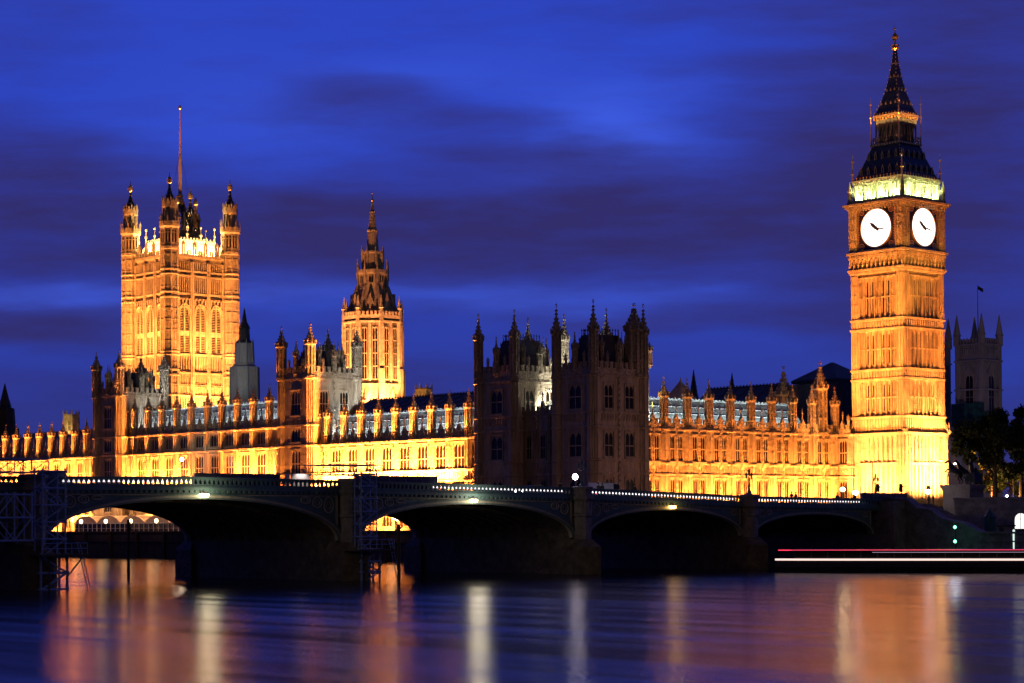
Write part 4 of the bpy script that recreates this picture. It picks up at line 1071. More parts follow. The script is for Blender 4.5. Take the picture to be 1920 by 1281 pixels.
# ================================================================ BRIDGE
LM[0] = 1.0
XN, XS = -195.0, -226.5
ZT = [(20, 10.8), (66, 11.3), (109.3, 11.55), (128, 11.7), (149.8, 11.5), (168.6, 11.2), (187, 10.9), (202, 10.5), (218.6, 10.0), (231, 9.85), (246.7, 9.7), (262, 9.6)]
def ztop(y):
    for (a, za), (b_, zb) in zip(ZT, ZT[1:]):
        if a <= y <= b_: return za + (zb - za)*(y - a)/(b_ - a)
    return 9.6
br = thing('road_bridge', 'dark green iron road bridge on stone piers crossing the river below the palace', 'bridge', (-208, 150, 0), 0, None, world=True)
PY = [22, 66, 109.3, 150.0, 187.0, 218.6, 246.7]
SPR = 4.6
def seg(mb, x0, x1, y0, y1, f0, f1, st=4.0):    # slab following the hump
    n = max(1, int((y1 - y0)/st))
    for i in range(n):
        a, c = y0 + (y1 - y0)*i/n, y0 + (y1 - y0)*(i + 1)/n
        mb.polyx([(a, f0(a)), (c, f0(c)), (c, f1(c)), (a, f1(a))], x0, x1)
b = MB(); seg(b, XS + .5, XN - .5, 20, 262, lambda y: ztop(y) - 1.75, lambda y: ztop(y) - 1.15); obj('deck', b, ASPH, br)
for sx, xf in ((1, XN), (-1, XS)):
    b = MB()
    seg(b, xf - .45*sx, xf + .12*sx, 20, 248, lambda y: ztop(y) - 1.75, lambda y: ztop(y) - 1.45)
    seg(b, xf - .45*sx, xf + .30*sx, 20, 248, lambda y: ztop(y) - 1.447, lambda y: ztop(y) - 1.12)
    seg(b, xf - .45*sx, xf + .18*sx, 20, 248, lambda y: ztop(y) - 1.117, lambda y: ztop(y) - .98)
    if sx > 0:
        y = 20.5
        while y < 247: b.box(xf + .12, xf + .24, y, y + .32, ztop(y) - 1.72, ztop(y) - 1.45); y += .7
    obj('cornice', b, GREEN, br)
    b = MB()
    seg(b, xf - .22*sx, xf + .02*sx, 20, 248, lambda y: ztop(y) - .977, lambda y: ztop(y) - .78)
    seg(b, xf - .30*sx, xf + .08*sx, 20, 248, lambda y: ztop(y) - .22, lambda y: ztop(y))
    y = 20.2
    while y < 247.5:
        z = ztop(y)
        b.box(xf - .16*sx, xf - .02*sx, y, y + .24, z - .78, z - .22)
        b.polyx([(y + .24, z - .222), (y + .24, z - .5), (y + .42, z - .222)], xf - .15*sx, xf - .03*sx)
        b.polyx([(y + .60, z - .222), (y + .42, z - .222), (y + .60, z - .5)], xf - .15*sx, xf - .03*sx)
        y += .60
    obj('parapet', b, GREEN, br)
for (ya, yb) in zip(PY, PY[1:]):
    h0, h1 = ya + 1.5, yb - 1.5; yc = (h0 + h1)/2; a = (h1 - h0)/2; zc = ztop(yc) - 2.35
    n = 28
    def arc(rin, k):
        t_ = PI*k/n; return (yc - (a + rin)*math.cos(t_), SPR + (zc - SPR + rin*.8)*math.sin(t_)**.92)
    ar = MB()
    for k in range(n):
        ar.polyx([arc(0, k), arc(0, k+1), arc(.75, k+1), arc(.75, k)], XS + .5, XN - .5)
        for i in range(12):
            x = XS + 1.5 + i*2.1
            ar.polyx([arc(-.42, k), arc(-.42, k+1), arc(.02, k+1), arc(.02, k)], x, x + .3)
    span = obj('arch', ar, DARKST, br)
    for xf, sx in ((XN, 1), (XS, -1)):
        ring = MB()
        for k in range(n):
            ring.polyx([arc(-.05, k), arc(-.05, k+1), arc(.62, k+1), arc(.62, k)], xf - .5*sx, xf + .05*sx)
            ring.k = 1
            ring.polyx([arc(.0, k), arc(.0, k+1), arc(.16, k+1), arc(.16, k)], xf + .053*sx, xf + .12*sx)
            ring.polyx([arc(.5, k), arc(.5, k+1), arc(.72, k+1), arc(.72, k)], xf + .053*sx, xf + .16*sx)
            ring.k = 0
        obj('arch_ring', ring, (PALE, GREEN), span)
        spn = MB()
        top = lambda y: ztop(y) - 1.752
        for k in range(n):
            p, q = arc(.62, k), arc(.62, k+1)
            if p[0] > q[0]: p, q = q, p
            p = (max(p[0], h0), p[1]); q = (min(q[0], h1), q[1])
            if q[0] - p[0] > .01: spn.polyx([p, q, (q[0], top(q[0])), (p[0], top(p[0]))], xf - .4*sx, xf - .1*sx)
        if sx > 0:
            spn.k = 1
            def za(y):
                t_ = max(0, 1 - ((y - yc)/(a + .7))**2); return SPR + (zc - SPR + .6)*t_**.46
            for end in (-1, 1):
                off = .55; 
                for q in range(7):
                    y = (h0 if end < 0 else h1) - end*(off + .75)
                    lo = max(za(y - .7), za(y + .7)) + .25; hi = top(y) - .2; hh = (hi - lo)/2
                    if hh < .25: break
                    w_ = .58
                    spn.M = Matrix.Translation((xf, y, 0)) @ Matrix.Rotation(PI/2, 4, 'Z')
                    spn.ring(0, (lo + hi)/2, w_, hh - .1, .12, -.02, .1, 18)
                    spn.ring(0, (lo + hi)/2, w_*.5, max(.08, hh*.45), .06, .0, .1, 12)
                    spn.M = None
                    off += 1.62
            spn.polyx([(h0, top(h0) - .15), (h1, top(h1) - .15), (h1, top(h1)), (h0, top(h0))], xf - .1, xf + .02)
            spn.polyx([(h0, SPR + .6), (h0 + .3, SPR + .6), (h0 + .3, top(h0)), (h0, top(h0))], xf - .1, xf + .04); spn.polyx([(h1 - .3, SPR + .6), (h1, SPR + .6), (h1, top(h1)), (h1 - .3, top(h1))], xf - .1, xf + .04)
        obj('spandrel', spn, (GREEN, PALE), span)
for i, y in enumerate(PY[:-1]):
    b = MB()
    b.k = 1; b.box(XS + .3, XN - .3, y - 1.5, y + 1.5, -3, SPR + .2); b.k = 0
    for xf, sx in ((XN, 1), (XS, -1)):
        b.prism(xf + .25*sx, y, [(SPR - .7, 1.25), (ztop(y) - .2, 1.25)], 8)
        b.prism(xf + .25*sx, y, [(7.2, 1.26), (7.3, 1.42), (7.55, 1.42), (7.65, 1.26)], 8)
        b.prism(xf + .25*sx, y, [(ztop(y) - 1.75, 1.3), (ztop(y) - 1.4, 1.62), (ztop(y) - 1.05, 1.62), (ztop(y) - 1.0, 1.3)], 8)
        b.prism(xf + .25*sx, y, [(ztop(y) - .2, 1.5), (ztop(y) + .08, 1.5), (ztop(y) + .2, 1.2)], 8)
        b.prism(xf + .25*sx, y, [(7.66, 1.28), (ztop(y) - 1.8, 1.28)], 8, 0)
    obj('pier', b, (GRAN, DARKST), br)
    for xf, sx in ((XN, 1), (XS, -1)):
        b = MB()
        P5 = [(xf - 2*sx, y - 2.0), (xf + 1.6*sx, y - 2.0), (xf + 3.6*sx, y), (xf + 1.6*sx, y + 2.0), (xf - 2*sx, y + 2.0)]
        Q5 = [(xf - 1.5*sx, y - 1.55), (xf + .9*sx, y - 1.3), (xf + 1.7*sx, y), (xf + .9*sx, y + 1.3), (xf - 1.5*sx, y + 1.55)]
        vs = [(px, py, -3) for px, py in P5] + [(px, py, 3.4) for px, py in P5] + [(px, py, 4.4) for px, py in Q5]
        fs = [(4, 3, 2, 1, 0), (10, 11, 12, 13, 14)] + [(k, (k+1) % 5, 5 + (k+1) % 5, 5 + k) for k in range(5)] + [(5 + k, 5 + (k+1) % 5, 10 + (k+1) % 5, 10 + k) for k in range(5)]
        b.add(vs, fs)
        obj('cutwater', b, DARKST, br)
# added glowing strip behind the pierced parapet, standing for passing traffic lights
for (y0, y1, s_) in ((113.2, 128.6, 1.3), (163.2, 184.6, 1.6), (189.0, 216.4, 2.2), (220.6, 243.5, 2.2)):
    b = MB(); seg(b, XN - .62, XN - .55, y0, y1, lambda y: ztop(y) - .56, lambda y: ztop(y) - .34)
    obj('added_glow_strip', b, emis('parapet_glow', (1, .93, 1.0), s_), br)
# under-deck navigation lamps at the arch crowns
def nav_lamp(y, m, col, w, label, n=2):
    t_ = thing('navigation_lamp', label, 'lamp', (XN + .55, y, ztop(y) - 1.9), 0, 'lamps hung on the bridge arches')
    b = MB(); b.box(-.5, .1, -.06, .06, .3, .42); b.box(-.1, .1, -.5, .5, .1, .3); obj('bracket', b, IRON, t_)
    for i in range(n):
        b = MB(); dy = (i - (n-1)/2)*.62; b.prism(0, dy, [(-.32, .12), (-.25, .24), (0, .29), (.08, .22), (.1, .05)], 10); obj('lamp_bulb', b, m, t_)
    point((XN + 1.6, y, ztop(y) - 1.95), w*.5, col, 1.1)
nav_lamp(129.9, E_WARM, (1, .86, .5), 650, 'bright yellow lamp under the parapet on the crown of the leftmost arch')
nav_lamp(168.6, E_WARM, (1, .86, .6), 900, 'bright pale lamp under the parapet left of the dark corner pavilion')
nav_lamp(203.2, E_ORANGE, (1, .6, .15), 120, 'small orange lamp on the parapet over the second arch from the right', 2)
def bridge_lamp(y, lit, label):
    z = ztop(y) + .2
    t_ = thing('bridge_lamp_standard', label, 'street lamp', (XN + .25, y, z), 0, 'lamp standards on the bridge piers')
    b = MB(); b.prism(0, 0, [(0, .45), (.2, .4), (.35, .22), (.9, .14), (1.2, .2), (1.3, .1), (2.6, .08), (2.7, .16), (2.8, .06)], 8)
    for s_ in (-1, 1): b.beam((0, 0, 1.9), (0, s_*.5, 2.1), .06); b.beam((0, s_*.5, 2.1), (0, s_*.5, 2.25), .06)
    obj('pole', b, GREEN, t_)
    for (dy, dz) in ((-.5, 2.25), (.5, 2.25), (0, 2.75)):
        b = MB(); b.prism(0, dy, [(dz, .1), (dz + .45, .2), (dz + .47, .24), (dz + .6, .1), (dz + .75, .02)], 8)
        obj('lantern', b, E_WHITE if lit else GREEN, t_)
    if lit: point((XN + 1.0, y, z + 2.6), 900, (1, .75, .72), .3)
    return t_
bridge_lamp(187.0, False, 'triple lantern bridge lamp on the pier right of the dark corner pavilion')
bridge_lamp(218.6, False, 'unlit triple lantern silhouetted against the floodlit north range')
bridge_lamp(246.0, False, 'unlit triple lantern at the bridge end in front of the clock tower foot')
# the flaring lamp above the pier
t_ = thing('bright_street_lamp', 'dazzling pinkish white lamp on a short post over the bridge pier below the dark pavilion', 'street lamp', (XN - 1.6, 187.6, ztop(187) - 1.15))
b = MB(); b.prism(0, 0, [(0, .12), (2.2, .06)], 8); obj('pole', b, IRON, t_)
b = MB(); b.prism(0, 0, [(2.2, .1), (2.35, .3), (2.65, .36), (2.9, .2), (3.0, .05)], 12); obj('lamp_globe', b, E_WHITE, t_)
point((XN - .8, 187.6, 12.6), 50, (1, .78, .75), .3)
# persons
def person_mesh(stride=.25, arm=0, name='person'):
    m = bpy.data.meshes.new(name)
    J = [(0,0,.95), (0,0,1.2), (0,0,1.42), (0,.02,1.52), (0,0,1.64), (0,-.02,1.74),
         (.09,0,.9), (.10,-stride*.4,.5), (.10,-stride,.08), (.10,-stride-.14,.04), (-.09,0,.9), (-.10,stride*.5,.5), (-.10,stride,.1), (-.10,stride-.12,.04),
         (.2,0,1.38), (.25,.05,1.12), (.24,-.1,.9), (.24,-.14,.82), (-.2,0,1.38), (-.25,.02,1.12), (-.24,.1+arm*-.3,.9+arm*.3), (-.24,.13+arm*-.4,.82+arm*.45)]
    E_ = [(0,1),(1,2),(2,3),(3,4),(4,5),(0,6),(6,7),(7,8),(8,9),(0,10),(10,11),(11,12),(12,13),(2,14),(14,15),(15,16),(16,17),(2,18),(18,19),(19,20),(20,21)]
    RR = [.15,.15,.16,.06,.10,.08,.10,.075,.05,.04,.10,.075,.05,.04,.07,.055,.04,.035,.07,.055,.04,.035]
    m.from_pydata(J, E_, []); m.update()
    o = bpy.data.objects.new(name, m); COL.objects.link(o)
    md = o.modifiers.new('skin', 'SKIN'); ss = o.modifiers.new('sub', 'SUBSURF'); ss.levels = 1; ss.render_levels = 1
    for i, v in enumerate(m.skin_vertices[0].data): v.radius = (RR[i], RR[i]*.8); v.use_root = (i == 0)
    dg = bpy.context.evaluated_depsgraph_get(); me = bpy.data.meshes.new_from_object(o.evaluated_get(dg)); bpy.data.objects.remove(o)
    me.materials.clear(); me.materials.append(CLOTH); me.materials.append(SKIN)
    for p in me.polygons:
        p.use_smooth = True; c = p.center
        p.material_index = 1 if (c.z > 1.5 and c.y < .06) else 0
    return me
PM = [person_mesh(.25), person_mesh(.02), person_mesh(.3, 1)]
def person(x, y, z, k, rz, label, group='people on the bridge', s=1.0):
    o = bpy.data.objects.new('person', PM[k]); COL.objects.link(o); o.location = (x, y, z); o.rotation_euler = (0, 0, rz); o.scale = (s, s, s)
    tag(o, label, 'person', group)
    h = MB(); h.prism(0, .02, [(1.66, .10), (1.74, .115), (1.82, .09), (1.85, .03)], 8); obj('hair', h, CLOTH, o)
    return o
def by(px): # bridge footway point in photo column px
    best = None
    for i in range(2600):
        y = 60 + i*.075; x = XN - 1.2
        la = x*math.cos(HEAD) + y*math.sin(HEAD); d = -x*math.sin(HEAD) + y*math.cos(HEAD)
        e = abs(960 + 4000*la/d - px)
        if best is None or e < best[0]: best = (e, y)
    return best[1]
for (px, k, rz, l) in ((1050, 0, 0, 'dark walker left of the bright pinkish lamp on the bridge'), (1122, 1, 1.5, 'person standing with a companion just right of the bright pinkish lamp'), (1129, 2, 4.4, 'person raising a hand, right one of the pair near the bright pinkish lamp'),
                       (1190, 0, .2, 'dark walker before the right edge of the dark pavilion'), (1484, 1, 1, 'person standing at the parapet before the floodlit north range'), (1492, 0, 3, 'dark walker second of two at the parapet before the north range'),
                       (1570, 2, 0, 'person near the right end of the bridge beside the bright ground lamp'), (1602, 0, 3.1, 'last walker on the bridge just left of the dark hoardings')):
    y = by(px); person(XN - 1.2, y, ztop(y) - 1.15, k, rz, l, s=1.08)
for (px, k, rz, l) in ((1742, 0, .6, 'left one of two people silhouetted at the foot of the clock tower'), (1750, 1, 2.6, 'right one of two people silhouetted at the foot of the clock tower')):
    x, y = at(px, 333); person(x, y, 8.75, k, rz, l, 'people below the clock tower')
# vehicles
CARP = mat('car_paint', (.10, .10, .12), .3, var=0, spec=.6); VANP = mat('van_paint', (.5, .45, .44), .35, var=.05, spec=.6)
TYRE = mat('tyre', (.02, .02, .02), .9, var=0); E_HEAD = emis('headlight', (1, .97, 1), 40); E_TAIL = emis('tail_light', (1, .05, .03), 12)
def vehicle(x, y, z, rz, m, label, cat, van=False):
    t_ = thing('stand_in_van' if van else 'car', label, cat, (x, y, z), rz)
    b = MB()
    pr = [(-2.3, .35), (2.2, .35), (2.3, .8), (1.9, 1.25), (1.5, 2.1), (-2.2, 2.15), (-2.35, 1.2)] if van else [(-2.1, .35), (2.1, .35), (2.15, .75), (1.2, .95), (.6, 1.42), (-1.1, 1.45), (-1.9, 1.0), (-2.15, .9)]
    b.poly(pr, -.85, .85); obj('body', b, m, t_)
    b = MB()
    if van: b.poly([(1.85, 1.3), (1.5, 2.0), (.7, 2.0), (.7, 1.3)], -.87, .87)
    else: b.poly([(1.05, 1.0), (.55, 1.38), (-1.05, 1.4), (-1.7, 1.02)], -.87, .87)
    obj('window', b, GLASS, t_)
    for wx in (-1.35, 1.35):
        for wy in (-.8, .8):
            w_ = MB(); w_.M = Matrix.Translation((wx, wy, .34)) @ Matrix.Rotation(PI/2, 4, 'X'); w_.prism(0, 0, [(-.1, .34), (.1, .34)], 14); obj('wheel', w_, TYRE, t_)
    for wy in (-.62, .62):
        b = MB(); b.box(2.1, 2.22, wy - .14, wy + .14, .6, .78); obj('headlight', b, E_HEAD, t_)
        b = MB(); b.box(-2.4 if van else -2.2, -2.1, wy - .12, wy + .12, .75, .95); obj('tail_light', b, E_TAIL, t_)
    return t_
y = by(1155); vehicle(XN - 5.2, y + 2, ztop(y) - 1.15, PI/2, VANP, 'pale van standing in for smeared vehicle lights before the dark pavilion, only its roof over the parapet', 'van', True)  # pale body added where passing vehicle lights smear
y = by(1030); vehicle(XN - 4.6, y, ztop(y) - 1.15, -PI/2, CARP, 'dark saloon car on the bridge left of the bright lamp, roof just above parapet', 'car')
# hoardings behind the parapet
def hoard(px0, px1, z, label):
    y0, y1 = by(px0), by(px1); t_ = thing('site_hoarding', label, 'hoarding', (XN - 1.0, y0, ztop(y0) - 1.15), 0, 'hoardings on the bridge')
    b = MB(); b.box(-.05, .05, 0, y1 - y0, 0, z); obj('panel', b, HOARD, t_)
    n = int((y1 - y0)/2.4)
    for i in range(n + 1):
        p = MB(); q = (y1 - y0)*i/max(1, n); p.box(-.12, -.053, q - .05, q + .05, 0, z + .05); p.beam((.053, q, z*.8), (1.0, q, .05), .05); obj('post', p, STEEL, t_)
hoard(70, 121, 1.8, 'dark hoarding beside the leftmost scaffolding on the bridge'); hoard(365, 522, 1.6, 'long dark hoarding above the largest left arch'); hoard(664, 818, 1.8, 'dark hoarding right of the middle scaffolding')
hoard(1612, 1700, 2.0, 'dark hoardings at the right end of the bridge below the clock tower')
t_ = thing('white_board', 'glaring white boards lit by a work lamp behind the parapet', 'board', (XN - .8, by(541), ztop(142) - 1.15))
b = MB(); b.box(0, .06, 0, 2.6, 0.2, 1.75); b.box(0, .06, -.75, -.15, .2, 1.75); obj('panel', b, mat('white_board', (.75, .72, .72), .6, var=.05), t_)
spot((XN - .1, by(560), 12.6), (XN - .75, by(560), 11.4), 110, col=(1, .82, .74), ang=120, rad=.1)
# scaffolding
def scaffold(name, label, y0, y1, z0, z1, ny, nz, x0=-193.2, x1=-191.6, w=.09, diag=True, extra=None):
    t_ = thing(name, label, 'scaffolding', ((x0 + x1)/2, (y0 + y1)/2, z0), 0, 'scaffolding round the bridge piers', world=True)
    b = MB()
    for xi, x in enumerate((x0, x1)):
        for i in range(ny + 1):
            y = y0 + (y1 - y0)*i/ny; b.beam((x, y, z0), (x, y, z1 + .3), w, 6)
        for j in range(nz + 1):
            z = z0 + (z1 - z0)*j/nz; b.beam((x, y0 - .2, z), (x, y1 + .2, z), w, 6)
        if diag:
            for i in range(ny):
                for j in range(nz):
                    a, c = y0 + (y1 - y0)*i/ny, y0 + (y1 - y0)*(i + 1)/ny; e, g_ = z0 + (z1 - z0)*j/nz, z0 + (z1 - z0)*(j + 1)/nz
                    if (i + j) % 2: a, c = c, a
                    b.beam((x, a, e), (x, c, g_), w*.8, 6)
    for j in range(nz + 1):
        z = z0 + (z1 - z0)*j/nz
        for i in range(ny + 1):
            y = y0 + (y1 - y0)*i/ny; b.beam((x0, y, z), (x1, y, z), w*.8, 6)
        if j % 2 == 1: b.box(x0, x1, y0, y1, z - .05, z + .02)
    obj('frame', b, STEEL, t_)
    return t_
s1 = scaffold('scaffolding', 'big blue lit truss scaffolding filling the left edge beside the pier', 101.5, 107.4, 5.0, 9.6, 3, 2, w=.16)
scaffold('scaffolding', 'narrow scaffold tower just right of the big left truss', 108.6, 111.2, 3.4, 12.0, 1, 5, w=.13)
scaffold('scaffolding', 'scaffold legs standing in the water at the far left with a ladder', 108.4, 111.4, 0.0, 3.4, 1, 2, w=.20)
scaffold('scaffolding', 'slim scaffold tower on the middle pier beside the bright right hand opening', 149.4, 151.6, 3.6, 12.2, 1, 6, x0=-193.0, x1=-191.8, w=.12)
scaffold('scaffolding', 'scaffold legs in the water below the middle pier tower', 149.4, 152.0, -.2, 3.4, 1, 3, x0=-193.0, x1=-191.8, w=.20)
scaffold('scaffolding', 'scaffold platform rails on top of the middle pier', 145.2, 152.6, 12.1, 13.2, 4, 1, x0=-197.0, x1=-192.0, w=.06, diag=False)
scaffold('scaffolding', 'scaffold platform rails on top of the far left pier', 100.0, 109.5, 11.9, 13.2, 5, 1, x0=-197.0, x1=-192.0, w=.08)
for (y, l) in ((112.4, 'ladder leaning down to the water at the left scaffold'), (153.0, 'ladder leaning down to the water at the middle scaffold')):
    t_ = thing('ladder', l, 'ladder', (-191.4, y + 1.0, -.2), 0, 'ladders at the piers'); b = MB()
    for s_ in (0, .55): b.beam((s_, .3, 0), (s_, -1.0, 5.0), .07, 6)
    b2 = MB()
    for i in range(14): q = i/14; b2.beam((0, .3 - 1.3*q, 5*q + .15), (.55, .3 - 1.3*q, 5*q + .15), .05, 4)
    obj('rail', b, STEEL, t_); obj('rungs', b2, STEEL, t_)
for (y, l) in ((110.5, 'dark working platform around the left pier just above the water'), (150.6, 'dark working platform around the middle pier')):
    t_ = thing('work_platform', l, 'platform', (-193, y, 3.4), 0, 'working platforms'); b = MB(); b.box(-1.8, 2.4, -2.6, 2.8, 0, .2); b.beam((1.8, 2.6, 0), (1.8, .6, -2.2), .12); b.beam((1.8, -2.4, 0), (1.8, -.9, -1.6), .12); obj('decking', b, WOOD, t_)
    b = MB()
    for q in (-2.5, -.8, .9, 2.7): b.beam((2.3, q, .2), (2.3, q, 1.3), .06, 6)
    for z in (.75, 1.3): b.beam((2.3, -2.5, z), (2.3, 2.7, z), .06, 6)
    obj('guard_rail', b, STEEL, t_)
# piles in the water
for (x, y, h, l) in ((-229.2, 141.9, 7.2, 'slender timber pile seen in the middle of the left bright arch'), (-182.1, 147.0, 6.4, 'slender timber pile in front of the small bright opening')):
    t_ = thing('mooring_pile', l, 'pile', (x, y, 0), 0, 'timber piles in the river'); b = MB(); b.prism(0, 0, [(-2, .2), (h - .3, .18), (h, .2)], 10); obj('post', b, WOOD, t_)
    b = MB(); b.beam((-.3, 0, h - .9), (.35, .25, h - .2), .1); b.beam((.35, .1, h - 1.4), (.1, .1, h - .7), .08); obj('bracket', b, WOOD, t_)
E_TERR = emis('terrace_lamp_glow', (1, .72, .38), 6)
# ================================================================ TERRACE
tn_ = thing('marquee', 'long pale terrace marquee with a row of vaulted roofs seen through the left arch', 'marquee', (-384, 240, 4.6))
MQ = mat('marquee_fabric', (.55, .45, .36), .8, var=.15, scale=1)
FR = mat('white_frame', (.6, .6, .55), .5, var=.05)
b = MB()
for i in range(5):
    x = -22 + i*9.4
    pts = [(x, 2.5)] + [(x + 9.2*k/8, 2.5 + 1.5*math.sin(PI*k/8)**.7) for k in range(1, 8)] + [(x + 9.2, 2.5)]
    b.poly(pts, -2.2, 3)
obj('roof', b, MQ, tn_)
b = MB()
for i in range(26): x = -22 + i*1.85; b.box(x - .06, x + .06, -2.2, -2.08, 0, 2.5)
b.box(-22.2, 25, -2.25, -2.05, 2.3, 2.5); b.box(-22.2, 25, -2.25, -2.05, 1.3, 1.36); obj('frame', b, FR, tn_)
b = MB(); b.box(-22, 25, -2.0, -1.95, 0, 2.3); obj('side_glazing', b, GLASS, tn_)
for i, (x, l) in enumerate(((-392.1, 'leftmost terrace lamp shining above the river wall under the left arch'), (-382.3, 'second terrace lamp from the left under the left arch'), (-372.7, 'third terrace lamp from the left under the left arch'), (-363.2, 'rightmost terrace lamp under the left arch'),
            (-305.0, 'terrace lamp at the left of the small bright opening'), (-296.0, 'terrace lamp in the middle of the small bright opening'), (-287.0, 'terrace lamp at the right of the small bright opening'))):
    t_ = thing('terrace_lamp', l, 'street lamp', (x, 231.3, 5.35), 0, 'lamps along the river wall')
    b = MB(); b.prism(0, 0, [(0, .16), (.3, .09), (1.6, .06)], 8); obj('pole', b, IRON, t_)
    b = MB(); b.prism(0, 0, [(1.6, .08), (1.8, .32), (2.1, .38), (2.4, .26), (2.5, .03)], 10); obj('lamp_globe', b, E_TERR, t_)
    point((x, 230.0, 7.4), 160, (1, .5, .2), .8)
LM[0] = 18
for x in range(-460, -284, 12):
    if -408 < x < -358: continue
    spot((x, 239.0, 5.0), (x, 244, 9.5), 2200, ang=130, rad=.3)
for x in (-397, -391, -385, -379, -373, -367): spot((x, 242.6, 8.2), (x, 244, 10.5), 500, ang=150, rad=.2)
LM[0] = 1
for x in (-401, -392, -383, -374, -365): spot((x, 237.6, 12.3), (x, 239.5, 7), 2200, col=(1, .45, .16), ang=150, rad=.2, name='marquee_fill')  # added spots that brighten the marquee roofs, no fittings there
# ================================================================ RIGHT BANK
es = thing('embankment_steps', 'dark stone stair wall stepping down from the bridge end to the pier', 'wall', (-185, 250, 0), 0, None, world=True)
prof = [(-198, 9.7), (-191.9, 9.55), (-189.9, 8.1), (-187.7, 7.9), (-185.5, 6.5), (-182.0, 5.9), (-179.0, 4.6), (-100, 4.4)]
b = MB()
for (x0, z0), (x1, z1) in zip(prof, prof[1:]):
    b.poly([(x0, -3), (x1, -3), (x1, z1), (x0, z0)], 249.6, 250.6)
obj('wall', b, GRAN, es)
b = MB()
for (x0, z0), (x1, z1) in zip(prof, prof[1:]):
    b.poly([(x0, z0 + .003), (x1, z1 + .003), (x1, z1 + .3), (x0, z0 + .3)], 249.3, 250.9); b.poly([(x0, z0 - 1.15), (x1, z1 - 1.15), (x1, z1 - .95), (x0, z0 - .95)], 249.45, 249.597)
for i in range(5): b.box(-195.6, -100, 249.5, 249.6 - .003, 1.2 + i*1.2, 1.25 + i*1.2) if i < 2 else None
obj('coping', b, GRAN, es)
b = MB()
for i in range(24): b.box(-192.5 + i*.5, -192 + i*.5, 250.6, 256, 0, 9.0 - i*.22)
obj('steps', b, GRAN, es)
b = MB(); b.box(XS, XN + .2, 246.9, 262, -3, 8.5); b.box(XN + .2, -195.6 + 3.4, 246.9, 249.6, -3, 9.4)
tag(obj('bridge_abutment', b, GRAN, None), 'dark stone abutment where the bridge meets the right bank', 'wall')
m_ = MB(); m_.box(-203, 300, 262.0, 280, -3, 3.6); m_.box(-195.6, 300, 250.6, 262, -3, 3.59); structure('quay', m_, GRAN)
ew = thing('embankment_wall', 'dark embankment wall with a moulded coping below the tree', 'wall', (-180, 268, 3.6), 0, None, world=True)
b = MB(); b.box(-197.1, 300, 268, 269.4, 3.6, 9.6); obj('wall', b, GRAN, ew); b = MB(); b.box(-197.2, 300, 267.7, 269.5, 9.6, 9.95); b.box(-197.1, 300, 267.8, 268, 8.4, 8.6); obj('coping', b, GRAN, ew)
m2 = at(1917, 290)
kk = thing('lit_kiosk', 'white lit arched doorway in the embankment wall at the right edge', 'kiosk', (-184.7, 267.4, 6.5)); kk.scale = (.62, .62, .62)
b = MB(); pts = [(-2.0, -2.4), (2.0, -2.4), (2.0, .4), (1.6, 1.2), (.8, 1.75), (0, 1.9), (-.8, 1.75), (-1.6, 1.2), (-2.0, .4)]
b.poly(pts, 0, .6); obj('surround', b, PORT, kk); b = MB(); b.poly([(x*.82, z*.85) for x, z in pts], -.05, -.003); obj('lit_opening', b, emis('kiosk_light', (1, .96, .9), 1.5), kk)
b = MB(); b.box(-.06, .06, -.12, -.053, -2.0, 1.6); b.box(-1.6, 1.6, -.12, -.053, .2, .3); obj('frame', b, IRON, kk)
# turquoise booth
x, y = at(1855, 306); bo = thing('pointed_booth', 'small turquoise booth with a pointed roof on the steps landing', 'booth', (x, y, 3.6))
b = MB(); b.prism(0, 0, [(0, .85), (3.2, .85), (3.3, .95)], 8); obj('body', b, mat('turquoise_paint', (.04, .16, .17), .6, var=.15), bo); b = MB(); b.prism(0, 0, [(3.3, .9), (4.0, .45), (4.6, .05)], 8); obj('roof', b, mat('turquoise_roof', (.05, .13, .14), .6, var=.15), bo)
x, y = at(1884, 300); hu = thing('ticket_hut', 'little buff hut on the quay beside the turquoise booth', 'hut', (x, y, 3.6)); b = MB(); b.box(-.9, .9, -.8, .8, 0, 2.0); obj('body', b, mat('buff_panel', (.3, .24, .19), .8), hu); b = MB(); b.box(-1.1, 1.1, -1, 1, 2.0, 2.2); b.box(-.4, .3, -.84, -.803, 0, 1.8); obj('roof', b, LEAD, hu)
x, y = at(1900, 296); wp = thing('white_post', 'thin white post with a glowing surface on the quay near the right edge', 'post', (x, y, 3.2)); b = MB(); b.prism(0, 0, [(-2, .10), (1.9, .16), (2, .05)], 8); obj('post', b, emis('post_glow', (.8, 1, .9), 1.0), wp)  # the post itself emits, brightness put into its surface
# green harbour lights
gp = thing('signal_post', 'post carrying two green signal lights, one above the other, before the stair wall', 'signal', at(1791, 300) + (0,))
b = MB(); b.prism(0, 0, [(-2, .09), (6.0, .07)], 8); obj('pole', b, IRON, gp)
for z in (5.55, 3.55): b = MB(); b.prism(0, -.15, [(z - .22, .1), (z, .24), (z + .22, .1)], 10); obj('green_lamp', b, E_GREEN, gp)
x, y = at(1791, 299); point((x, y, 5.5), 1.2, (.1, 1, .5), .2); point((x, y, 3.5), 1.2, (.1, 1, .5), .2)
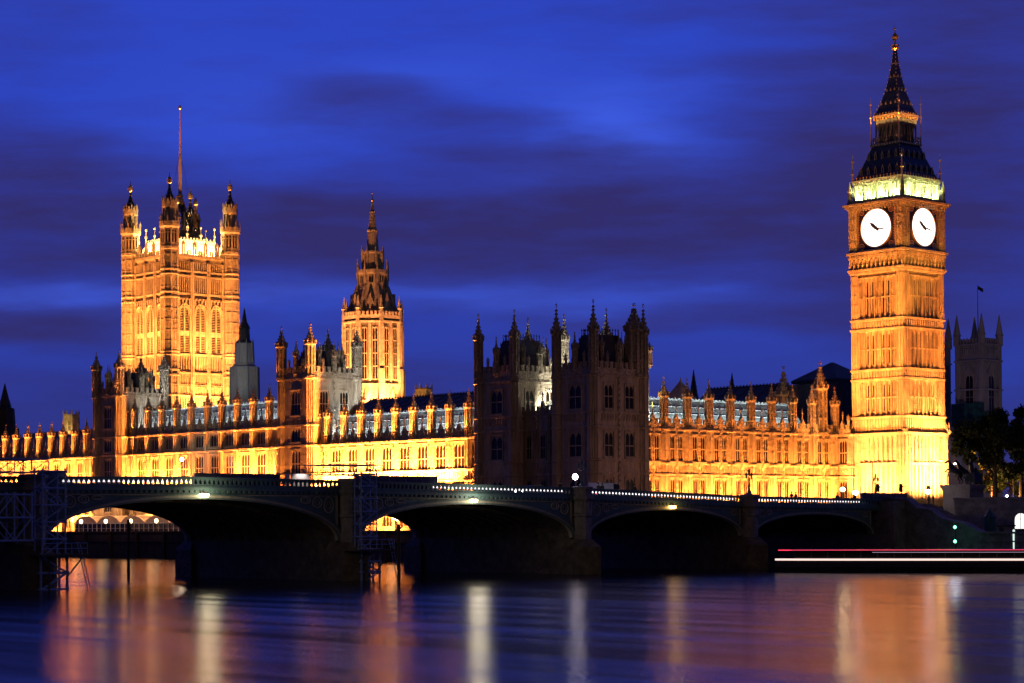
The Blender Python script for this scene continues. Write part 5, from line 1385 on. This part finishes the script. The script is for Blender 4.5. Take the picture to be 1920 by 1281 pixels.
# plinth and chariot group
px_, py_ = at(1806, 332)
pl = thing('statue_plinth', 'tall pale granite plinth right of the clock tower carrying the chariot', 'plinth', (px_, py_, 3.8))
b = MB(); b.box(-2.5, 2.5, -1.8, 1.8, 0, 8.0); b.box(-2.7, 2.7, -2.0, 2.0, 0, 1.2); b.box(-2.65, 2.65, -1.95, 1.95, 7.4, 7.7); b.box(-2.8, 2.8, -2.1, 2.1, 7.7, 8.25); b.box(2.2, 2.6, -1.9, -1.5, 1.2, 7.4)
obj('block', b, mat('plinth_granite', (.26, .22, .20), .8, var=.2, scale=1), pl)
ZB = 3.8 + 8.25
def skinned(name, J, E_, RR, m, parent, loc=(0,0,0)):
    me = bpy.data.meshes.new(name); me.from_pydata(J, E_, []); me.update(); o = bpy.data.objects.new(name, me); COL.objects.link(o)
    o.modifiers.new('skin', 'SKIN'); s_ = o.modifiers.new('sub', 'SUBSURF'); s_.levels = 1
    for i, v in enumerate(me.skin_vertices[0].data): v.radius = (RR[i], RR[i]); v.use_root = (i == 0)
    dg = bpy.context.evaluated_depsgraph_get(); r_ = bpy.data.meshes.new_from_object(o.evaluated_get(dg)); bpy.data.objects.remove(o)
    r_.materials.clear(); r_.materials.append(m)
    for p in r_.polygons: p.use_smooth = True
    return obj(name, r_, None, parent, loc)
sg = thing('chariot_statue', 'dark bronze rearing horses and woman in a chariot on the plinth', 'statue', (px_, py_, ZB)); sg.scale = (1.08, 1.0, 1.08)
HJ = [(0,0,1.6), (-.7,0,1.9), (-1.2,0,2.3), (-1.5,0,2.9), (-1.75,0,3.25), (-2.2,0,3.0), (-2.4,0,2.85),
      (-1.2,.2,1.9), (-1.8,.2,1.7), (-2.0,.2,1.15), (-2.25,.2,1.1), (-1.2,-.2,1.9), (-1.75,-.2,2.1), (-2.2,-.2,1.7), (-2.4,-.2,1.85),
      (.35,.22,1.35), (.1,.22,.9), (.5,.22,.5), (.35,.22,.05), (.35,-.22,1.35), (-.05,-.22,.85), (.3,-.22,.45), (.1,-.22,.05), (.45,0,1.5), (.85,0,1.3), (.95,0,.8)]
HE = [(0,1),(1,2),(2,3),(3,4),(4,5),(5,6),(2,7),(7,8),(8,9),(9,10),(2,11),(11,12),(12,13),(13,14),(0,15),(15,16),(16,17),(17,18),(0,19),(19,20),(20,21),(21,22),(0,23),(23,24),(24,25)]
HR = [.42,.42,.40,.24,.19,.14,.10,.17,.11,.07,.06,.17,.11,.07,.06,.26,.15,.09,.07,.26,.15,.09,.07,.2,.08,.03]
for i, (dx, dy, s_) in enumerate(((-.2, -.75, 1.0), (.15, .75, 1.0))):
    h = skinned('horse', HJ, HE, HR, BRONZE, sg, (dx, dy, 0)); h.scale = (1.05, 1.05, 1.08)
b = MB(); b.poly([(.9, .55), (2.3, .5), (2.35, 1.9), (1.9, 1.5), (1.2, 1.55), (.95, 1.9)], -.75, .75); b.beam((.9, 0, .7), (-1.0, 0, 1.5), .12); b.box(2.2, 2.6, -.9, .9, .3, 1.6)
obj('chariot', b, BRONZE, sg)
for y_ in (-.95, .95):
    b = MB(); b.ring(1.6, .62, .5, .5, .12, y_ - .06, y_ + .06, 20)
    for k in range(6): a = k*PI/6; b.beam((1.6 - .55*math.cos(a), y_, .62 - .55*math.sin(a)), (1.6 + .55*math.cos(a), y_, .62 + .55*math.sin(a)), .06)
    obj('wheel', b, BRONZE, sg)
WJ = [(1.5,0,2.0), (1.5,0,2.6), (1.45,0,3.1), (1.42,0,3.35), (1.4,0,3.6), (1.38,0,3.8), (1.5,0,1.3), (1.4,.3,3.05), (1.1,.55,3.35), (.7,.7,3.8), (1.45,-.3,3.0), (1.3,-.6,2.8), (.9,-.7,2.9), (1.7,0,1.0)]
skinned('figure', WJ, [(0,1),(1,2),(2,3),(3,4),(4,5),(0,6),(2,7),(7,8),(8,9),(2,10),(10,11),(11,12),(6,13)], [.42,.30,.30,.11,.17,.12,.5,.12,.09,.06,.12,.09,.06,.5], BRONZE, sg)
for y_ in (-.5, .5): skinned('attendant', [(1.9,y_,1.3), (1.9,y_,1.9), (1.9,y_,2.3), (1.9,y_,2.55), (1.6,y_*1.3,2.0)], [(0,1),(1,2),(2,3),(2,4)], [.3,.26,.12,.15,.1], BRONZE, sg)
b = MB(); b.beam((.75, .7, 2.2), (.3, .75, 4.9), .06); obj('spear', b, BRONZE, sg)
# street furniture
def street_lamp(px, d, z0, z1, lit, label, arms=2, w=300):
    x, y = at(px, d); t_ = thing('street_lamp', label, 'street lamp', (x, y, z0), HEAD, 'tall street lamps')
    h = z1 - z0; b = MB(); b.prism(0, 0, [(0, .16), (1, .09), (h, .06)], 8)
    for s_ in ((-1, 1) if arms == 2 else (-1,)): b.beam((0, 0, h - .1), (s_*1.2, 0, h + .1), .07, 6)
    obj('pole', b, IRON, t_)
    for s_ in ((-1, 1) if arms == 2 else (-1,)):
        b = MB(); b.box(s_*1.0 - .3, s_*1.0 + .3, -.14, .14, h + .02, h + .16); obj('lamp_head', b, IRON, t_)
        if lit: b = MB(); b.prism(s_*1.0, 0, [(h - .2, .15), (h - .1, .26), (h + .01, .26)], 10); obj('lamp_bulb', b, lit[0], t_); point(tuple(t_.location + Vector((s_*math.cos(HEAD), s_*math.sin(HEAD), h - .5))), w, lit[1], .25)
street_lamp(1636, 322, 8.7, 15.5, None, 'tall unlit two armed street lamp in front of the clock tower base')
street_lamp(1776, 336, 8.7, 16.0, (E_ORANGE, (1, .55, .2)), 'lit street lamp at the right lower edge of the clock tower', 1, 500)
street_lamp(1802, 350, 8.7, 15.9, (E_WHITE, (.9, .85, 1)), 'white street lamp behind the bronze horses', 1, 700)
street_lamp(1900, 356, 8.7, 15.0, None, 'thin unlit street lamp right of the tree trunk', 1)
def ground_lamp(px, d, z0, z, m, col, w, label):
    x, y = at(px, d); t_ = thing('flood_lamp', label, 'lamp', (x, y, z0)); b = MB(); b.prism(0, 0, [(0, .08), (z - z0 - .2, .06)], 8); obj('pole', b, IRON, t_)
    b = MB(); b.prism(0, 0, [(z - z0 - .25, .12), (z - z0 - .1, .34), (z - z0 + .15, .4), (z - z0 + .4, .2)], 10); obj('lamp_bulb', b, m, t_); x2, y2 = at(px, d - 1.2); point((x2, y2, z), w*.3, col, .8)
ground_lamp(341, 431, 4.6, 19.7, E_WHITE, (1, .75, .5), 2600, 'flaring white floodlight on a mast before the left river front')
ground_lamp(1580, 322, 8.7, 11.2, E_WARM, (1, .75, .4), 1200, 'dazzling floodlight on the bridge end left of the clock tower')
ground_lamp(1604, 318, 8.7, 10.6, E_WHITE, (.95, .9, 1), 150, 'small white lamp between the floodlight and the hoardings')
ground_lamp(1740, 330, 8.7, 10.9, E_WHITE, (.85, .9, 1), 120, 'small white lamp left of the two silhouetted people')
for (px, d, z, l) in ((1689, 318, 9.6, 'black traffic signal against the dark corner of the clock tower'), (1646, 318, 9.3, 'black traffic signal left of the clock tower corner'), (1740.5, 334, 9.0, 'black traffic signal left of the plinth')):
    x, y = at(px, d); t_ = thing('traffic_signal', l, 'traffic light', (x, y, 8.7), HEAD, 'traffic signals at the bridge end'); b = MB(); b.prism(0, 0, [(0, .08), (2.4, .06)], 8); obj('pole', b, IRON, t_)
    b = MB(); b.box(-.25, .25, -.2, .2, 2.1, 3.3); b.box(.2, .6, -.08, .08, 2.8, 2.95); obj('signal_head', b, IRON, t_)
# trees
LEAF = mat('foliage', (.05, .065, .02), .8, var=.5, scale=.8, spec=.2); BARK = mat('bark', (.08, .06, .045), .9, var=.3, scale=2)
def tree(px, d, z0, h, rw, label, n=5200, seed=1, trunk=.42, cb0=.34):
    rnd = random.Random(seed); x, y = at(px, d)
    t_ = thing('plane_tree', label, 'tree', (x, y, z0), 0, 'trees on the embankment')
    b = MB(); b.prism(0, 0, [(0, trunk*1.3), (.8, trunk), (h*.3, trunk*.8), (h*.5, trunk*.5)], 10)
    cl = []
    for k in range(34):
        a = rnd.uniform(0, 2*PI); q = rnd.uniform(.0, 1)**.6; zz = h*rnd.uniform(cb0, .97); lim = math.sin(PI*min(1, max(.06, (zz/h - .22)/.80)))**.6
        c = Vector((rw*q*lim*math.cos(a), rw*q*lim*math.sin(a), zz)); cl.append((c, rnd.uniform(.15, .28)*rw))
    for c, r_ in cl[:16]: s_ = Vector((0, 0, h*rnd.uniform(.25, .45))); m_ = s_.lerp(c, .5) + Vector((0, 0, .4)); b.beam(s_, m_, trunk*.35, 6); b.beam(m_, c, trunk*.2, 5)
    obj('trunk', b, BARK, t_)
    vs = []; fs = []
    for i in range(n):
        c, r_ = rnd.choice(cl); v = Vector((rnd.gauss(0, 1), rnd.gauss(0, 1), rnd.gauss(0, .8))).normalized()*r_*rnd.uniform(.45, 1.1)
        p = c + v; s_ = rnd.uniform(.14, .34); e1 = Vector((rnd.gauss(0, 1), rnd.gauss(0, 1), rnd.gauss(0, 1))).normalized(); e2 = e1.cross(Vector((rnd.gauss(0, 1), rnd.gauss(0, 1), rnd.gauss(0, 1)))).normalized()
        k = len(vs); vs += [tuple(p - e1*s_), tuple(p + e2*s_*.6), tuple(p + e1*s_), tuple(p - e2*s_*.6)]; fs.append((k, k+1, k+2, k+3))
    me = bpy.data.meshes.new('crown'); me.from_pydata(vs, [], fs); me.update(); obj('crown', me, LEAF, t_)
tree(1866, 342, 8.7, 15.0, 6.4, 'dark leafy tree with a straight bare trunk right of the chariot statue', 16000, 3, cb0=.5)
tree(1915, 352, 8.7, 16.2, 5.5, 'taller dark tree cut by the right edge', 16000, 5)
tree(1858, 380, 8.7, 9.6, 3.4, 'low bushy tree behind the plinth, lit orange from below', 3500, 8, .25)
tree(1893, 392, 8.7, 8.0, 4.6, 'low orange lit tree far behind the bare trunk', 3500, 11, .25)
x, y = at(1850, 352); spot((x, y, 9.2), (x + 3, y + 4, 16), 5000, col=(1, .5, .12), ang=130)
x, y = at(1905, 352); spot((x, y, 9.2), (x - 2, y + 5, 14), 5000, col=(1, .5, .12), ang=130)
x, y = at(1880, 375); point((x, y, 11), 2500, (1, .5, .15), .3)
# embankment railing and lamps behind the tree
for (px, d, z, l) in ((1840, 340, 10.3, 'small white street light just right of the plinth'), (1888, 345, 10.4, 'bluish white street light right of the tree trunk')):
    x, y = at(px, d); t_ = thing('low_lamp', l, 'street lamp', (x, y, 8.7), 0, 'low lamps on the embankment'); b = MB(); b.prism(0, 0, [(0, .07), (z - 8.9, .05)], 6); obj('pole', b, IRON, t_); b = MB(); b.prism(0, 0, [(z - 8.95, .08), (z - 8.7, .22), (z - 8.5, .08)], 8); obj('lamp_bulb', b, E_WHITE, t_)
# ================================================================ ABBEY
ab = thing('twin_towered_church', 'unlit pale church tower with four pinnacles and a flag behind the clock tower', 'church', (-420, 585, 5))
def abt(ox, oy, nm):
    b = MB(); b.M = Matrix.Translation((ox, oy, -5)); b.box(-4.9, 4.9, -4.9, 4.9, 5, 66)
    w_ = MB()
    for k in range(4):
        b.M = Matrix.Translation((ox, oy, -5 + .005*(k % 2))) @ Matrix.Rotation(k*PI/2, 4, 'Z') @ Matrix.Diagonal((1 - .0008*(k % 2), 1 - .0008*(k % 2), 1, 1))
        for s_ in (-1, 1):
            b.box(s_*3.6, s_*5.4, -5.4, -4.7, 5, 64.5); b.box(s_*4.3, s_*4.7, -5.6, -5.403, 5, 64)
        for z in (30, 41, 49.5, 59, 64.3): b.box(-5.7, 5.7, -5.75, -4.7, z - .25, z + .25)
        b.box(-1.9, -1.55, -5.2, -4.9, 41, 55); b.box(1.55, 1.9, -5.2, -4.9, 41, 55); b.poly([(-1.9, 54.8), (0, 57.8), (1.9, 54.8), (1.4, 54.8), (0, 57.0), (-1.4, 54.8)], -5.2, -4.9)
        b.poly([(-2.3, 55.2), (0, 58.6), (2.3, 55.2), (2.0, 55.2), (0, 58.1), (-2.0, 55.2)], -5.4, -4.9)
        for i in range(8): b.box(-3.3 + i*.9, -2.75 + i*.9, -5.3, -4.9, 61.2, 63); b.box(-4.6 + i*1.25, -4.1 + i*1.25, -5.5, -5.0, 64.6, 66.4)
        b.prism(4.9, -4.9, [(64.5, 1.25), (67.3, 1.15), (67.4, 1.5), (68.0, 1.2), (74.4, .1)], 8)
    b.M = None
    o = obj(nm, b, PORT, ab)
    for k in (0, 1):
        M = Matrix.Rotation(k*PI/2, 4, 'Z')
        for (z0, h, ww) in ((42, 12.6, 3.0), (50.5, .1, .1), (31.5, 8.5, 2.6)):
            if h < 1: continue
            v = M @ Vector((-ww/2, -5.05, 0)); window(o, (ox + v.x, oy + v.y, z0 - 5), k*PI/2, ww, h, 2, (.4,), arch=True)
abt(0, 0, 'bell_tower'); abt(-19, -2, 'bell_tower')
b = MB(); b.M = Matrix.Translation((0, 0, -5)); b.box(-16, 6, -60, -8, 5, 34); b.polyx([(-60, 34), (-8, 34), (-34, 40)], -14, 4)
for i in range(7): b.box(6, 7.4, -60 + i*7.6, -58.4 + i*7.6, 5, 36)
for i in range(12): b.box(-15 + i*1.8, -14 + i*1.8, -60.3, -60, 34, 35.4)
b.box(-13, -11.4, -61.4, -60, 5, 37); b.box(-2, -.4, -61.4, -60, 5, 37)
b.M = None; nv = obj('nave', b, PORT, ab)
for x in (-8.5, 1.2): window(nv, (x, -60.1, 14), 0, 3.4, 12, 3, (.5,), arch=True)
b = MB(); b.box(-6.2, 6.2, -6.6, -5.8, 36, 45); b.box(5.8, 6.6, -6.2, -1, 33, 42); 
for z in (38, 40.5, 43): b.box(-6.5, 6.5, -6.8, -6.6, z, z + .2)
b.M = None; obj('netting', b, mat('green_netting', (.02, .09, .085), .9, var=.4, scale=.6), ab, (0, 0, -5))
b = MB(); b.prism(0, 0, [(61, .16), (79.5, .07)], 6); fp = obj('flagpole', b, IRON, ab)
b = MB()
for i in range(6): 
    x = .2 + i*.55; q = math.sin(i*1.1)*.3; q2 = math.sin((i + 1)*1.1)*.3
    b.add([(x, q, 79 - i*.28), (x + .55, q2, 79 - (i+1)*.28), (x + .55, q2, 77.1 - (i+1)*.3), (x, q, 77.1 - i*.3)], [(0, 1, 2, 3)])
fl = obj('flag', b, CLOTH, fp); fl.scale = (.62, .62, .62); fl.location = tuple(a_ + c_ for a_, c_ in zip(fl.location, (0, 0, 79*.38)))
spot((-390, 500, 12), (-420, 580, 50), 17000, col=(1, .62, .60), ang=60); spot((-330, 560, 12), (-415, 575, 45), 17000, col=(.9, .7, 1), ang=60)  # added fill spots that brighten the unlit church
# ================================================================ BOAT
bx0, by0 = at(1458, 275); bx1, by1 = at(2060, 262)
ang = math.atan2(by1 - by0, bx1 - bx0)
bo = thing('river_boat', 'long low dark passenger boat moored at right with red and white strips added for its light trails', 'boat', ((bx0 + bx1)/2, (by0 + by1)/2, 0), ang)
LH = math.hypot(bx1 - bx0, by1 - by0)/2
HULL = mat('boat_hull', (.05, .04, .06), .4, var=.2, scale=1)
b = MB(); secs = []
for i in range(13):
    t_ = i/12; x = -LH + 2*LH*t_; w_ = (1.9, 2.3, 2.5)[i] if i < 3 else 2.6
    if i == 0: w_ = 1.9
    secs.append((x, w_))
vs = []; 
for (x, w_) in secs: vs += [(x, -w_*.8, -.5), (x, -w_, .7), (x, -w_, 1.5), (x, w_, 1.5), (x, w_, .7), (x, w_*.8, -.5)]
fs = [tuple(range(6)), tuple(reversed(range(len(vs) - 6, len(vs))))]
for i in range(12):
    for k in range(6): a = i*6 + k; c = i*6 + (k + 1) % 6; fs.append((a, c, c + 6, a + 6))
b.add(vs, fs); hull = obj('hull', b, HULL, bo)
b = MB()
for i in range(12):
    (x, w_), (x2, w2) = secs[i], secs[i+1]; b.add([(x, -w_ - .06, 1.5), (x2, -w2 - .06, 1.5), (x2, -w2 - .06, 1.74), (x, -w_ - .06, 1.74), (x, -w_ + .02, 1.5), (x2, -w2 + .02, 1.5), (x2, -w2 + .02, 1.74), (x, -w_ + .02, 1.74)], [(0, 1, 2, 3), (4, 7, 6, 5), (3, 2, 6, 7), (0, 4, 5, 1)])
obj('white_trail_strip', b, emis('boat_white_trail', (1, .72, .62), 1.25), hull)  # glowing strip added along the hull for the smeared boat lights
b = MB(); b.box(-LH + 2.5, LH - 1.5, -2.1, 2.1, 1.5, 1.9); b.box(-LH + 2.2, LH - 1, -2.3, 2.3, 2.75, 2.87); 
for i in range(18): x = -LH + 2.6 + i*(2*LH - 4.2)/17; b.box(x - .06, x + .06, -2.1, -2.0, 1.9, 2.75); b.box(x - .06, x + .06, 2.0, 2.1, 1.9, 2.75)
cb_ = obj('cabin', b, HULL, bo); b = MB(); b.box(-LH + 2.6, LH - 1.6, -2.04, -2.02, 1.9, 2.75); obj('window', b, GLASS, cb_)
b = MB(); b.box(-LH + .5, LH - 3.5, -2.36, -2.303, 2.77, 2.87); b.box(-LH + .5, -LH + 2.2, -2.36, -2.303, 2.77, 2.87); obj('red_trail_strip', b, emis('boat_red_trail', (1, .04, .10), .95), cb_)  # added red strip, stands for the trail of the boat's red light
b = MB(); b.box(-LH + 12.5, LH, -2.34, -2.303, 2.5, 2.55); obj('thin_trail_strip', b, emis('boat_dim_trail', (.7, .55, .75), .55), cb_)  # added dim strip, another stand-in for a light trail
